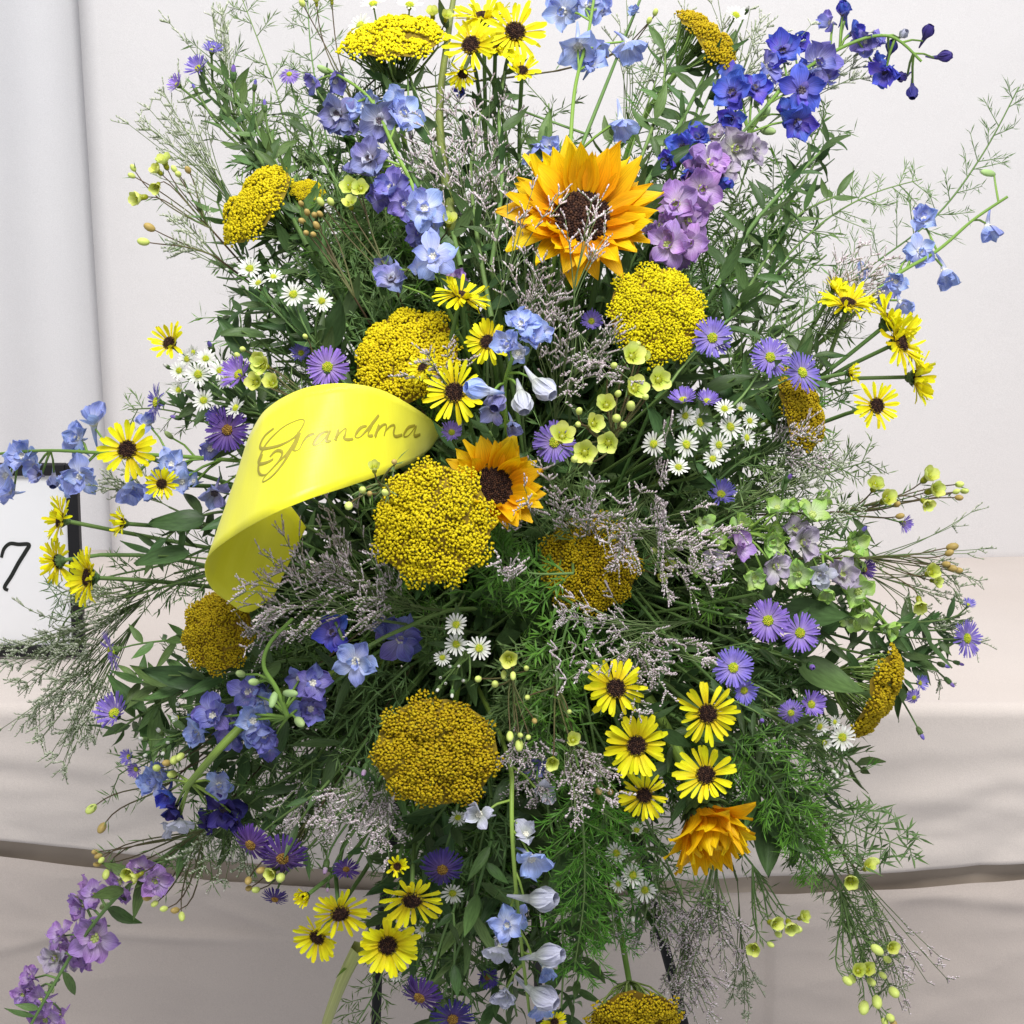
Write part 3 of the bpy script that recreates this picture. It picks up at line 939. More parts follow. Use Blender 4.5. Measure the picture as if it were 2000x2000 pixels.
def daisy(px, py, r, label, a=None, b=None, c=None, elev=8, dd=0.0, droop=0.0, n=None, part=1.0, big=1.0, stem_to=None, rough=1.0):
    """yellow daisy: ray petals, dark disc, calyx, stem"""
    d = dsurf(px, py) + dd
    fa, fb = auto_face(px, py)
    n_v = face(fa if a is None else a, fb if b is None else b, c)
    h = P(px, py, d)
    R = r * K(d)
    M = frame(h, n_v, random.uniform(0, 6))
    root = thing('yellow_daisy', M, label, 'daisy', 'yellow daisies with dark eyes')
    link('disc', DAISY_DISC, root, Matrix.Scale(R, 4))
    n = n or random.randint(24, 32)
    wob = random.uniform(.7, 1.6)
    wid = random.uniform(.8, 1.1)
    for i in range(n):
        if random.random() > part - .05: continue
        ang = 2 * math.pi * (i + random.uniform(-.3, .3)) / n
        e = math.radians(elev + random.uniform(-13, 13) * rough * wob + (6 if i % 2 else -4))
        L = 0.74 * R * random.uniform(.8, 1.12) * big
        m = Matrix.Rotation(ang, 4, 'Z') @ Matrix.Translation((R * .30, 0, R * (0.02 if i % 2 else -0.02))) @ Matrix.Rotation(-e, 4, 'Y') @ Matrix.Rotation(random.uniform(-.4, .4), 4, 'X') @ Matrix.Diagonal((L, L * wid, L, 1))
        link('petal', random.choice((DAISY_P[:4] * 3 + DAISY_P[4:]) if elev < 30 else DAISY_P[2:]), root, m)
    link('calyx', CALYX, root, Matrix.Scale(R, 4))
    add_stem(root, M, stem_path(h - n_v * R * .35, n_v, end=stem_to), 0.0016, 0.0018, 'stem')
    return root


def sunflower(px, py, r, label, a, b, c=None, elev=20, dd=0.0, n=32, sc=1.0, spread=14, fwd=0.0, roll=0.0, wid=1.0):
    d = dsurf(px, py) + dd
    n_v = face(a, b, c)
    h = P(px, py, d); R = r * K(d)
    M = frame(h, n_v, roll)
    root = thing('sunflower', M, label, 'sunflower', 'orange yellow sunflowers')
    link('disc', SUN_DISC, root, Matrix.Scale(R, 4))
    for lay in range(2):
        nn = n // 2
        for i in range(nn):
            ang = 2 * math.pi * (i + lay * .5 + random.uniform(-.25, .25)) / nn
            e = math.radians(elev + lay * 12 + random.uniform(-spread, spread))
            L = 0.72 * R * random.uniform(.76, 1.16) * sc
            m = Matrix.Rotation(ang, 4, 'Z') @ Matrix.Translation((R * .33, 0, -R * .02)) @ Matrix.Rotation(-e, 4, 'Y') @ Matrix.Rotation(random.uniform(-.55, .55), 4, 'X') @ Matrix.Diagonal((L, L * wid * random.uniform(.8, 1.15), L, 1))
            link('petal', random.choice(SUN_P if elev > 35 else SUN_P[:5]), root, m)
    link('calyx', SUN_CALYX, root, Matrix.Translation((0, 0, -R * .22)) @ Matrix.Scale(R, 4))
    add_stem(root, M, stem_path(h - n_v * R * .2, n_v), 0.0045, 0.005, 'stem_light', sides=8)
    return root


def yarrow(px, py, r, label, a, b, c=None, mat='yarrow', dd=0.0, v=0, squash=1.0, roll=0.0, stem_to=None):
    d = dsurf(px, py) + dd
    n_v = face(a, b, c)
    h = P(px, py, d); R = r * K(d)
    M = frame(h, n_v, roll)
    root = thing('yarrow_head', M, label, 'yarrow', 'flat topped yarrow heads')
    fl, br = YAR[mat][v % len(YAR[mat])]
    sm = Matrix.Diagonal((R, R * squash, R, 1))
    tag(link('florets', fl, root, sm), kind='stuff')
    tag(link('umbel_branches', br, root, sm), kind='stuff')
    add_stem(root, M, stem_path(h - n_v * R * .84, n_v, end=stem_to), 0.0022, 0.0026, 'stem_light')
    return root


def floret(root, M, px, py, r, mat, a=None, b=None, c=None, op=0.68, dd=0.02, n=5, inner=True):
    op = min(.9, max(.2, op + random.uniform(-.08, .08)))
    """one delphinium or larkspur floret: eye with spur, petals as its pieces"""
    d = dsurf(px, py) + dd
    fa, fb = auto_face(px, py)
    if a is None: a = fa + random.uniform(-.35, .35)
    if b is None: b = fb * .5 + random.uniform(-.35, .25)
    n_v = face(a, b, c)
    h = P(px, py, d); R = r * K(d) * 1.04
    Mf = frame(h - n_v * R * (1 - op) * .4, n_v, random.uniform(0, 6))
    Ml = M.inverted() @ Mf
    fl = link('floret', EYES[mat], root, Ml @ Matrix.Scale(R, 4))
    for i in range(n):
        ang = 2 * math.pi * (i + random.uniform(-.12, .12)) / n
        e = math.radians(80 - 84 * op + random.uniform(-16, 16))
        m = Matrix.Rotation(ang, 4, 'Z') @ Matrix.Translation((.06 + .03 * (i % 2), 0, .02 * (i % 2))) @ Matrix.Rotation(-e, 4, 'Y') @ Matrix.Rotation(random.uniform(-.25, .25), 4, 'X') @ Matrix.Scale(random.uniform(.88, 1.06), 4)
        link('petal', random.choice(dpet(mat)), fl, m)
    if inner and op > .5:
        im = {'d_deep': 'd_violet', 'd_grey': 'd_white', 'd_violet': 'd_violet', 'd_light': 'd_light', 'l_pink': 'l_pink', 'l_pale': 'l_pale', 'l_green': 'l_green', 'd_white': 'd_white', 'd_dark': 'd_dark'}[mat]
        for i in range(random.randint(2, 4)):
            ang = 2 * math.pi * (i + .5 + random.uniform(-.4, .4)) / 3.5
            m = Matrix.Rotation(ang, 4, 'Z') @ Matrix.Translation((.05, 0, .05)) @ Matrix.Rotation(-math.radians(78 - 74 * op + random.uniform(-14, 14)), 4, 'Y') @ Matrix.Rotation(random.uniform(-.4, .4), 4, 'X') @ Matrix.Scale(random.uniform(.72, .92), 4)
            link('petal', random.choice(dpet(mat)), fl, m)
        for i in range(3):
            ang = 2 * math.pi * (i + random.uniform(-.2, .2)) / 3
            m = Matrix.Rotation(ang, 4, 'Z') @ Matrix.Translation((.04, 0, .06)) @ Matrix.Rotation(-math.radians(62 + random.uniform(-12, 12)), 4, 'Y') @ Matrix.Scale(.45, 4)
            link('petal', random.choice(dpet(im)), fl, m)
    return h - n_v * R * .35


def spike(name, label, cat, path, florets, mat, buds=(), r=0.0016, smat='stem_light', tip_dd=0.0, group=None, leafy=0, tail=True):
    """flower spike: path in pixels from tip to base (then on to the core), florets along it"""
    pts = [P(x, y, dsurf(x, y) + dd) for x, y, dd in path]
    M = Matrix.Translation(pts[-1])
    root = thing(name, M, label, cat, group)
    full = catmull(pts, 6)
    if tail:
        c = core()
        full += bez(pts[-1], pts[-1] + (pts[-1] - pts[-2]) * .6, c.lerp(pts[-1], .3), c, 8)[1:]
    mb = MB(); mb.tube(full, r * .7, r * 1.2, 6)
    body = full[:len(full)]
    backs = []
    for f in florets:
        kw = dict(f[4]) if len(f) > 4 else {}
        fm = f[3] if len(f) > 3 and f[3] else mat
        backs.append((floret(root, M, f[0], f[1], f[2], fm, **kw), 1))
        if f[2] >= 30 and kw.get('op', .6) > .42 and random.random() < .75:
            a2 = random.uniform(0, 6.28)
            backs.append((floret(root, M, f[0] + f[2] * .75 * math.cos(a2), f[1] + f[2] * .75 * math.sin(a2), f[2] * .72, fm, op=random.uniform(.35, .7), dd=kw.get('dd', .02) - .014), 1))
    for bd in buds:
        x, y, rr, bm = bd[:4]
        a, b2 = (bd[4], bd[5]) if len(bd) > 5 else (random.uniform(-.6, .6), random.uniform(-.6, .6))
        d = dsurf(x, y) + (bd[6] if len(bd) > 6 else 0.005)
        n_v = face(a, b2); h = P(x, y, d); R = rr * K(d)
        link('bud', GREEN_BUD if bm == 'g' else BUDS(bm), root, M.inverted() @ frame(h, n_v, random.uniform(0, 6), R))
        backs.append((h - n_v * R * 1.2, .8))
    for bk, w in backs:
        j = min(range(len(body)), key=lambda i: (body[i] - bk).length)
        j2 = min(len(body) - 1, j + 2)
        q = body[j2]
        mid = bk.lerp(q, .5) + (-FWD) * -0.002 + UP * 0.002
        mb.tube([bk, mid, q], 0.0009, 0.0011, 4)
    for i in range(leafy):
        k = random.randint(3, len(body) - 3)
        t = (body[k] - body[k - 1]).normalized()
        s = t.orthogonal(); s.rotate(Matrix.Rotation(random.uniform(0, 6.28), 3, t))
        link('leaf', random.choice(LEAF_L['leaf_mid']), root, M.inverted() @ dir_frame(body[k], (s - t * .8), random.uniform(.02, .045)))
    link('stem', mb.mesh('stem', MT[smat]), root, M.inverted())
    return root


_bm = {}


def BUDS(k):
    if k not in _bm:
        mb = MB()
        for i in range(5):
            a = 2 * math.pi * i / 5
            m = Matrix.Rotation(a, 4, 'Z') @ Matrix.Translation((.15, 0, -1)) @ Matrix.Rotation(-math.radians(52), 4, 'Y')
            mb.petal(m, 2.0, 1.5, roundp, bend=1.1, cup=.6, nl=5, nw=3, wav=.01, seed=i)
        mb.tube([Vector((0, 0, -.8)), Vector((.1, 0, -1.4)), Vector((.3, 0, -2.2))], .3, .08, 6)
        _bm[k] = mb.mesh('floret_bud', MT[k])
    return _bm[k]


def dir_frame(pos, x, scale):
    """frame whose +X points along x (blades), Z roughly outwards"""
    x = x.normalized()
    z = (-FWD + UP * .6 + Vector((random.uniform(-.6, .6), random.uniform(-.6, .6), random.uniform(-.6, .6))))
    y = z.cross(x)
    if y.length < .05: y = RIGHT.cross(x)
    y.normalize(); z = x.cross(y)
    return Matrix(((x.x, y.x, z.x, pos.x), (x.y, y.y, z.y, pos.y), (x.z, y.z, z.z, pos.z), (0, 0, 0, 1))) @ Matrix.Scale(scale, 4)


def spray(name, label, cat, heads, kind, base=None, smat='stem', group=None, leaves=0, leafk='leaf', needles=0, dd=0.0, tail=True, r=0.0011, leaf_len=(.015, .03)):
    """branched stem with several small heads. kind white / violet / violet_dark / pinkbud / wax
       head: (x, y, r, form, a, b)"""
    cx = sum(h[0] for h in heads) / len(heads); cyy = sum(h[1] for h in heads) / len(heads)
    if base is None:
        base = (cx + (1000 - cx) * .22, cyy + (1120 - cyy) * .22)
    jd = dsurf(*base) + dd - 0.035
    J = P(base[0], base[1], jd)
    M = Matrix.Translation(J)
    root = thing(name, M, label, cat, group)
    mb = MB(); mn = MB()
    ring = []
    for hd in heads:
        x, y, rr = hd[:3]
        form = hd[3] if len(hd) > 3 and hd[3] is not None else 0
        d = dsurf(x, y) + dd + random.uniform(-.004, .004)
        fa, fb = auto_face(x, y)
        a, b = (hd[4], hd[5]) if len(hd) > 5 else (fa + random.uniform(-.3, .3), fb + random.uniform(-.25, .3))
        n_v = face(a, b); h = P(x, y, d); R = rr * K(d)
        Ml = M.inverted() @ frame(h, n_v, random.uniform(0, 6), R)
        back = h - n_v * R * .5
        if kind == 'wax':
            if form in ('b', 'a'):
                link('bud', WAX_BUD if form == 'b' else AMB_BUD, root, Ml)
                back = h - n_v * R
            else:
                fl = link('flower', WAX_CUP, root, Ml)
                op = (form + .22) if isinstance(form, float) else 0.75
                for i in range(5):
                    ang = 2 * math.pi * (i + random.uniform(-.08, .08)) / 5
                    m = Matrix.Rotation(ang, 4, 'Z') @ Matrix.Translation((.26, 0, 0)) @ Matrix.Rotation(-math.radians(70 - 65 * op + random.uniform(-8, 8)), 4, 'Y') @ Matrix.Scale(.95, 4)
                    link('petal', random.choice(WAX_P), fl, m)
                back = h - n_v * R * .8
        else:
            kk = kind if kind != 'violet' or random.random() > .15 else 'violet'
            if form == 'b':
                link('bud', A_BUD[kk], root, Ml)
                back = h - n_v * R * 1.2
            else:
                fl = link('flower_head', {'white': LIME_DISC, 'violet_dark': RUST_DISC}.get(kind, VIO_DISC), root, Ml)
                link('rays', (WHITE_R if kind == 'white' else VIO_R[kk])[form], fl, I4)
                link('calyx', CALYX, fl, Matrix.Diagonal((.75, .75, 1.1, 1)))
                back = h - n_v * R * .4
        L = (back - J).length
        pth = bez(back, back - n_v * L * .3, J.lerp(back, .35) + Vector((random.uniform(-.006, .006), 0, random.uniform(-.006, .006))), J, 7)
        mb.tube(pth, r * .6, r, 4)
        ring.append(pth)
    if tail:
        c = core(); q = J.lerp(c, .5)
        tl = bez(J, J.lerp(c, .3), J.lerp(c, .6), c, 6)
        mb.tube(tl, r, r * 1.3, 5)
        ring.append(tl)
    for i in range(needles):
        pth = random.choice(ring); k = random.randint(1, len(pth) - 1)
        t = (pth[k - 1] - pth[k]).normalized()
        s = t.orthogonal(); s.rotate(Matrix.Rotation(random.uniform(0, 6.28), 3, t))
        p = pth[k].lerp(pth[k - 1], random.random())
        mn.petal(dir_frame(p, t * random.uniform(.7, 1.6) + s, 1), random.uniform(.006, .014), .0011, lance, bend=random.uniform(-.4, .4), cup=.2, nl=2, nw=1)
    if needles:
        tag(link('needle_leaves', mn.mesh('needle_leaves', MT['fern']), root, M.inverted()), kind='stuff')
    for i in range(leaves):
        pth = random.choice(ring); k = random.randint(2, len(pth) - 1)
        t = (pth[k - 1] - pth[k]).normalized()
        s = t.orthogonal(); s.rotate(Matrix.Rotation(random.uniform(0, 6.28), 3, t))
        link('leaf', random.choice(LEAF_L[leafk]), root, M.inverted() @ dir_frame(pth[k], t * .9 + s, random.uniform(*leaf_len)))
    link('stem', mb.mesh('stem', MT[smat]), root, M.inverted())
    return root


def limonium(label, bx, by, tx, ty, spread, nb=11, mat='limo', dd0=-0.05, dd1=0.012, size=1.0, seed=0, sub=8, per=8, group='airy limonium sprays', tail=True, fine=1.0):
    """airy spray: fan of thin branches ending in one-sided rows of tiny florets"""
    rnd = random.Random(seed * 7 + 3)
    B = P(bx, by, dsurf(bx, by) + dd0)
    T = P(tx, ty, dsurf(tx, ty) + dd1)
    M = Matrix.Translation(B)
    root = thing('limonium_spray', M, label, 'limonium', group)
    ms_, mf = MB(), MB()
    ax = T - B; L = ax.length; ax.normalize()
    W = spread * S
    side = ax.cross(-FWD); side.normalize()
    dep = -FWD
    if tail:
        c = core(); ms_.tube(bez(B, B - ax * L * .3, c.lerp(B, .5), c, 6), .0010, .0013, 4)
    for i in range(nb):
        u = rnd.uniform(.15, .7)
        p0 = B + ax * (L * u * .6)
        off = side * (rnd.uniform(-1, 1) * W) + dep * rnd.uniform(-.02, .022)
        p3 = B + ax * (L * rnd.uniform(.62, 1.02)) + off
        br = bez(p0, p0.lerp(p3, .3) + ax * L * .08, p0.lerp(p3, .65) + ax * L * .06, p3, 6)
        ms_.tube([B] + br if i % 3 == 0 else br, .0005 * fine, .0003 * fine, 3)
        for j in range(sub):
            k = rnd.choice((3, 4, 5, 6, 6)); q0 = br[k]
            t = (br[k] - br[k - 1]).normalized()
            v = (t + side * rnd.uniform(-1.1, 1.1) + dep * rnd.uniform(-.7, .9)).normalized()
            ll = rnd.uniform(12, 36) * S * size
            curl = side * rnd.uniform(-.5, .5) + UP * rnd.uniform(-.5, .2)
            tw = [q0, q0 + v * ll * .5 + curl * ll * .1, q0 + v * ll + curl * ll * .4]
            ms_.tube(tw, .00035 * fine, .00025 * fine, 3)
            for m in range(per):
                f = (m + rnd.random()) / per
                pp = (tw[0].lerp(tw[1], f * 2) if f < .5 else tw[1].lerp(tw[2], f * 2 - 1))
                o = (v + UP * .8 + side * rnd.uniform(-.5, .5) + dep * rnd.uniform(-.3, .6)).normalized()
                s = rnd.uniform(1.4, 2.6) * S * size
                mm = frame(pp + o * s * 1.2, o, rnd.uniform(0, 3)) @ Matrix.Diagonal((s * .62, s * .62, s * 1.35, 1))
                mf.blob(mm, 4, 3, 0, uv=(min(.99, max(0.01, rnd.gauss(.5, .27))), .5))
    tag(link('branchlets', ms_.mesh('branchlets', MT['limo_stem']), root, M.inverted()), kind='stuff')
    tag(link('tiny_florets', mf.mesh('tiny_florets', MT[mat]), root, M.inverted()), kind='stuff')
    return root


def fern(label, path, nbr=22, blen=(40, 90), nneed=14, nl=(12, 24), nw=2.2, mat='fern', seed=0, dd=0.0, tail=True, smat='stem', sag=0.0, group='asparagus fern sprigs'):
    """asparagus fern: arching stem, side twigs, bundles of narrow needles"""
    rnd = random.Random(seed * 13 + 5)
    pts = [P(x, y, dsurf(x, y) + dd) for x, y in path]
    full = catmull(pts, 8)
    M = Matrix.Translation(pts[0])
    root = thing('fern_sprig', M, label, 'fern', group)
    ms_, mn = MB(), MB()
    ms_.tube(full, .0012, .0005, 4)
    if tail:
        c = core(); ms_.tube(bez(pts[0], pts[0].lerp(c, .3), pts[0].lerp(c, .6), c, 5), .0012, .0013, 4)
    for i in range(nbr):
        k = int((i + rnd.random()) / nbr * (len(full) - 2)) + 1
        t = (full[k] - full[k - 1]).normalized()
        side = t.cross(-FWD).normalized() * (1 if i % 2 else -1)
        v = (t * rnd.uniform(.5, 1.1) + side * rnd.uniform(.6, 1.1) + (-FWD) * rnd.uniform(-.5, .7) + UP * sag).normalized()
        ll = rnd.uniform(*blen) * S * (1 - .5 * k / len(full))
        bend = UP * (sag * .3) + side * rnd.uniform(-.2, .2)
        tw = [full[k], full[k] + v * ll * .5 + bend * ll * .1, full[k] + v * ll + bend * ll * .35]
        ms_.tube(tw, .0005, .0003, 3)
        for m in range(nneed):
            f = rnd.random() ** .8
            pp = (tw[0].lerp(tw[1], f * 2) if f < .5 else tw[1].lerp(tw[2], f * 2 - 1))
            o = (v * rnd.uniform(.3, 1.2) + Vector((rnd.uniform(-1, 1), rnd.uniform(-1, 1), rnd.uniform(-1, 1)))).normalized()
            mn.petal(dir_frame(pp, o, 1), rnd.uniform(*nl) * S, nw * S, lance, bend=rnd.uniform(-.5, .5), cup=.3, nl=2, nw=1, uvx=rnd.random())
    tag(link('twigs', ms_.mesh('twigs', MT[smat]), root, M.inverted()), kind='stuff')
    tag(link('needles', mn.mesh('needles', MT[mat]), root, M.inverted()), kind='stuff')
    return root


def leafy(label, path, n=16, ll=(35, 70), k='leaf', dd=-0.01, r=.0014, group='leafy flower stems', broad=False, tail=True, smat='stem', up=.9):
    pts = [P(x, y, dsurf(x, y) + dd) for x, y in path]
    full = catmull(pts, 8)
    M = Matrix.Translation(pts[0])
    root = thing('leafy_stem', M, label, 'foliage', group)
    mb = MB(); mb.tube(full, r, r * .5, 5)
    if tail:
        c = core(); mb.tube(bez(pts[0], pts[0].lerp(c, .3), pts[0].lerp(c, .6), c, 5), r, r, 5)
    link('stem', mb.mesh('stem', MT[smat]), root, M.inverted())
    for i in range(n):
        j = min(len(full) - 1, int((i + random.random()) / n * (len(full) - 1)) + 1)
        t = (full[j] - full[j - 1]).normalized()
        s = t.orthogonal(); s.rotate(Matrix.Rotation(i * 2.4 + random.uniform(-.4, .4), 3, t))
        L = random.uniform(*ll) * S * (1.1 - .4 * j / len(full))
        link('leaf', random.choice((LEAF_B if broad else LEAF_L)[k]), root, M.inverted() @ dir_frame(full[j], t * random.uniform(.4, 1.2) * up + s, L))
    return root


def broad_leaf(label, x, y, ang, L, k='leaf', dd=-0.015, tilt=0.2):
    h = P(x, y, dsurf(x, y) + dd)
    v = face(math.cos(math.radians(ang)) * .9, math.sin(math.radians(ang)) * .9, tilt)
    M = Matrix.Translation(h)
    root = thing('broad_leaf', M, label, 'leaf', 'single broad leaves')
    link('blade', random.choice(LEAF_B[k]), root, M.inverted() @ dir_frame(h, v, L * S * .9))
    mb = MB(); c = core(); mb.tube(bez(h + v * L * S * .5, h, h.lerp(c, .4), c, 7), .0008, .0014, 4)
    link('stalk', mb.mesh('stalk', MT['stem']), root, M.inverted())
    return root

# ------------------------------------------------------------------ filler greens deep inside
def filler_proto(i):
    rnd = random.Random(100 + i)
    ms_, ml = MB(), MB()
    pts = [Vector((0.16 * t, 0.012 * math.sin(3 * t + i), 0.01 * math.sin(2 * t + 2 * i))) for t in [k / 6 for k in range(7)]]
    ms_.tube(pts, .0018, .0008, 5)
    n = 30
    for j in range(n):
        t = (j + .5) / n
        p = pts[min(6, int(t * 6.99))]
        a = j * 2.4 + rnd.uniform(-.5, .5)
        m = Matrix.Translation((0.16 * t, p.y, p.z)) @ Matrix.Rotation(a, 4, 'X') @ Matrix.Rotation(-math.radians(rnd.uniform(28, 70)), 4, 'Y') @ Matrix.Rotation(rnd.uniform(-.6, .6), 4, 'X')
        L = rnd.uniform(.022, .042) * (1.1 - .4 * t)
        ml.petal(m, L, L * rnd.uniform(.24, .42), lance, bend=rnd.uniform(-.8, .9), cup=.4, nl=4, nw=2, wav=.02, seed=j, uvx=None)
    return ms_.mesh('stem', MT['stem']), ml.mesh('leaves', MT['leaf' if i % 2 else 'leaf_mid'])


FILL = [filler_proto(i) for i in range(6)]
fr = random.Random(77)
for i in range(190):
    ang = fr.uniform(0, 2 * math.pi)
    rad = math.sqrt(fr.random())
    sx, sy = 580, 800
    px, py = 1000 + sx * rad * math.cos(ang), 1110 + sy * rad * math.sin(ang)
    if py < 560 and abs(px - 1000) > 420: continue
    if py > 1650 and (px < 740 or px > 1300): continue
    dz = max(0.0, dsurf(px, py)) * fr.uniform(.45, .82) - 0.03
    tip = P(px, py, dz)
    c = P(1000 + (px - 1000) * .3 + fr.uniform(-80, 80), 1110 + (py - 1110) * .3 + fr.uniform(-90, 90), 0.0)
    v = (tip - c).normalized()
    base = tip - v * 0.15
    M = dir_frame(base, v, 1.0)
    rt = thing('greenery_sprig', M, 'dark green filler sprig tucked deep between the flowers', 'foliage', 'filler greenery')
    st, lv = FILL[i % 6]
    link('stem', st, rt, I4)
    tag(link('leaves', lv, rt, I4), kind='stuff')


def fern_proto(i):
    rnd = random.Random(300 + i)
    ms_, ml = MB(), MB()
    ms_.tube([Vector((0.17 * k / 5, 0.01 * math.sin(k + i), 0)) for k in range(6)], .0012, .0006, 4)
    for j in range(22):
        t = (j + rnd.random()) / 22
        p = Vector((0.17 * t, 0.01 * math.sin(5 * t + i), 0))
        a = j * 2.4
        v = Vector((.7, math.cos(a), math.sin(a))).normalized() * rnd.uniform(.016, .036)
        ms_.tube([p, p + v], .0005, .0003, 3)
        for k in range(15):
            q = p + v * rnd.random()
            o = (v.normalized() * .7 + Vector((rnd.uniform(-1, 1), rnd.uniform(-1, 1), rnd.uniform(-1, 1)))).normalized()
            ml.petal(dir_frame(q, o, 1), rnd.uniform(.007, .015), rnd.uniform(.001, .0018), lance, bend=rnd.uniform(-.5, .5), cup=.3, nl=2, nw=1, uvx=rnd.random())
    return ms_.mesh('twigs', MT['stem']), ml.mesh('needles', MT['fern' if i % 3 else 'fern_light'])


FFERN = [fern_proto(i) for i in range(5)]
for i in range(150):
    ang = fr.uniform(0, 2 * math.pi)
    rad = fr.random() ** .45
    px, py = 1000 + 640 * rad * math.cos(ang), 1080 + 860 * rad * math.sin(ang)
    if py < 520 and (px < 480 or px > 1500): continue
    if py > 1650 and (px < 720 or px > 1320): continue
    if 380 < px < 640 and 760 < py < 1200: continue
    dz = max(0.0, dsurf(px, py)) * fr.uniform(.6, .95) - 0.025
    tip = P(px, py, dz)
    c = P(1000 + (px - 1000) * .3 + fr.uniform(-80, 80), 1110 + (py - 1110) * .3 + fr.uniform(-90, 90), 0.0)
    v = (tip - c).normalized()
    rt = thing('fern_filler_sprig', dir_frame(tip - v * 0.16, v, 1.0), 'fine green fern filler sprig behind the flowers', 'fern', 'filler fern sprigs')
    st, lv = FFERN[i % 5]
    tag(link('twigs', st, rt, I4), kind='stuff')
    tag(link('needles', lv, rt, I4), kind='stuff')

ZONES = [(430, 830, 120, 600, 26, 'behind the flowers at the upper left'), (1200, 1640, 160, 620, 24, 'behind the flowers at the upper right'), (250, 650, 1250, 1640, 24, 'behind the flowers at the lower left'),
         (1380, 1680, 1330, 1680, 22, 'behind the flowers at the lower right'), (780, 1230, 1560, 1960, 26, 'hanging low in the middle'), (1380, 1720, 620, 1180, 20, 'behind the flowers at the right')]
for x0, x1, y0, y1, cnt, where in ZONES:
    for i in range(cnt):
        px, py = fr.uniform(x0, x1), fr.uniform(y0, y1)
        tip = P(px, py, dsurf(px, py) * fr.uniform(.7, 1.0) - fr.uniform(.015, .05))
        c = P(1000 + (px - 1000) * .3 + fr.uniform(-80, 80), 1110 + (py - 1110) * .3 + fr.uniform(-90, 90), 0.0)
        v = (tip - c).normalized()
        if i % 3:
            rt = thing('fern_filler_sprig', dir_frame(tip - v * 0.16, v, 1.0), 'green fern filler sprig ' + where, 'fern', 'filler fern sprigs')
            st, lv = FFERN[i % 5]
            tag(link('twigs', st, rt, I4), kind='stuff'); tag(link('needles', lv, rt, I4), kind='stuff')
        else:
            rt = thing('greenery_sprig', dir_frame(tip - v * 0.15, v, 1.0), 'dark leafy filler sprig ' + where, 'foliage', 'filler greenery')
            st, lv = FILL[i % 6]
            link('stem', st, rt, I4); tag(link('leaves', lv, rt, I4), kind='stuff')

# ------------------------------------------------------------------ sunflowers
sunflower(1137, 424, 152, 'large orange sunflower with dark disc at the top centre', 0.06, 0.34, elev=24, dd=0.035, n=50, sc=1.0, wid=1.12, spread=18)
sunflower(962, 952, 112, 'orange sunflower with curled petals beside the ribbon end', 0.22, 0.25, elev=30, dd=0.025, n=44, sc=.92, spread=22, wid=1.25)
sunflower(1378, 1592, 108, 'drooping yellow sunflower facing down at the lower right', 0.30, -0.80, elev=60, dd=0.04, n=52, sc=1.22, spread=15, wid=1.15)

# ------------------------------------------------------------------ yarrow
yarrow(768, 78, 104, 'bright yellow yarrow head at the top left of centre, seen from the side', -0.05, 0.86, mat='yarrow_bright', v=0, dd=0.02)
yarrow(1378, 80, 92, 'amber yarrow head at the top beside the blue delphinium', 0.66, 0.66, mat='yarrow_amber', v=1, dd=0.02, squash=.8)
yarrow(503, 402, 100, 'golden yarrow head tilted to the upper left', -0.66, 0.52, mat='yarrow', v=2, dd=0.01, squash=.95)
yarrow(600, 372, 34, 'small golden yarrow cluster right of the tilted yarrow', 0.2, 0.7, mat='yarrow', v=0, dd=0.0)
yarrow(1284, 612, 102, 'bright yellow yarrow head below the large sunflower', 0.12, 0.22, mat='yarrow_bright', v=1, dd=0.03, roll=.6)
yarrow(795, 698, 110, 'yellow yarrow head behind the top of the ribbon', -0.22, 0.42, mat='yarrow', v=2, dd=-0.005, roll=2)
yarrow(845, 1022, 124, 'golden yarrow head right below the ribbon, beside the curled sunflower', -0.05, 0.1, mat='yarrow', v=0, dd=0.05, roll=1)
yarrow(1152, 1100, 102, 'shaded amber yarrow head right of the green fern, behind limonium', 0.1, -0.05, mat='yarrow_amber', v=1, dd=-0.035, roll=3)
yarrow(852, 1468, 130, 'large amber yarrow head low in the centre', -0.08, 0.05, mat='yarrow_amber', v=2, dd=0.03, squash=.86)
yarrow(425, 1232, 84, 'amber yarrow head under the ribbon tail at the left', -0.4, 0.15, mat='yarrow_amber', v=0, dd=0.03)
yarrow(1562, 800, 84, 'amber yarrow head behind two violet asters at the right', 0.78, 0.3, mat='yarrow_amber', v=1, dd=0.0)
yarrow(1708, 1352, 108, 'amber yarrow head seen from the side at the right edge', 0.88, -0.36, mat='yarrow_amber', v=2, dd=0.02, squash=.9)
yarrow(1240, 1985, 92, 'amber yarrow head cut by the bottom of the picture', 0.1, -0.72, mat='yarrow_amber', v=0, dd=0.05)

# ------------------------------------------------------------------ yellow daisies
daisy(920, 88, 58, 'yellow daisy with tilted dark eye, frontmost of the top bunch', -0.35, 0.2, dd=0.06)
daisy(1006, 62, 62, 'yellow daisy at the right of the top bunch', 0.15, 0.2, dd=0.05)
daisy(1020, 138, 36, 'small half open yellow daisy hanging below the top bunch', 0.05, 0.45, elev=38, dd=0.05)
daisy(945, 32, 58, 'yellow daisy facing up at the back of the top bunch', 0.0, 0.85, dd=0.03, n=52, rough=2.0)
daisy(968, 88, 54, 'yellow daisy squeezed between the others of the top bunch', 0.05, 0.75, dd=0.035, n=52, rough=2.0)
daisy(904, 144, 32, 'dull yellow daisy nodding down under the top bunch', -0.1, -0.7, elev=35, dd=0.04)
daisy(331, 670, 42, 'half open yellow daisy at the left above the white asters', -0.35, 0.35, elev=32, dd=0.02)
daisy(249, 878, 58, 'large yellow daisy at the far left in front of the delphinium', -0.1, 0.1, dd=0.05)
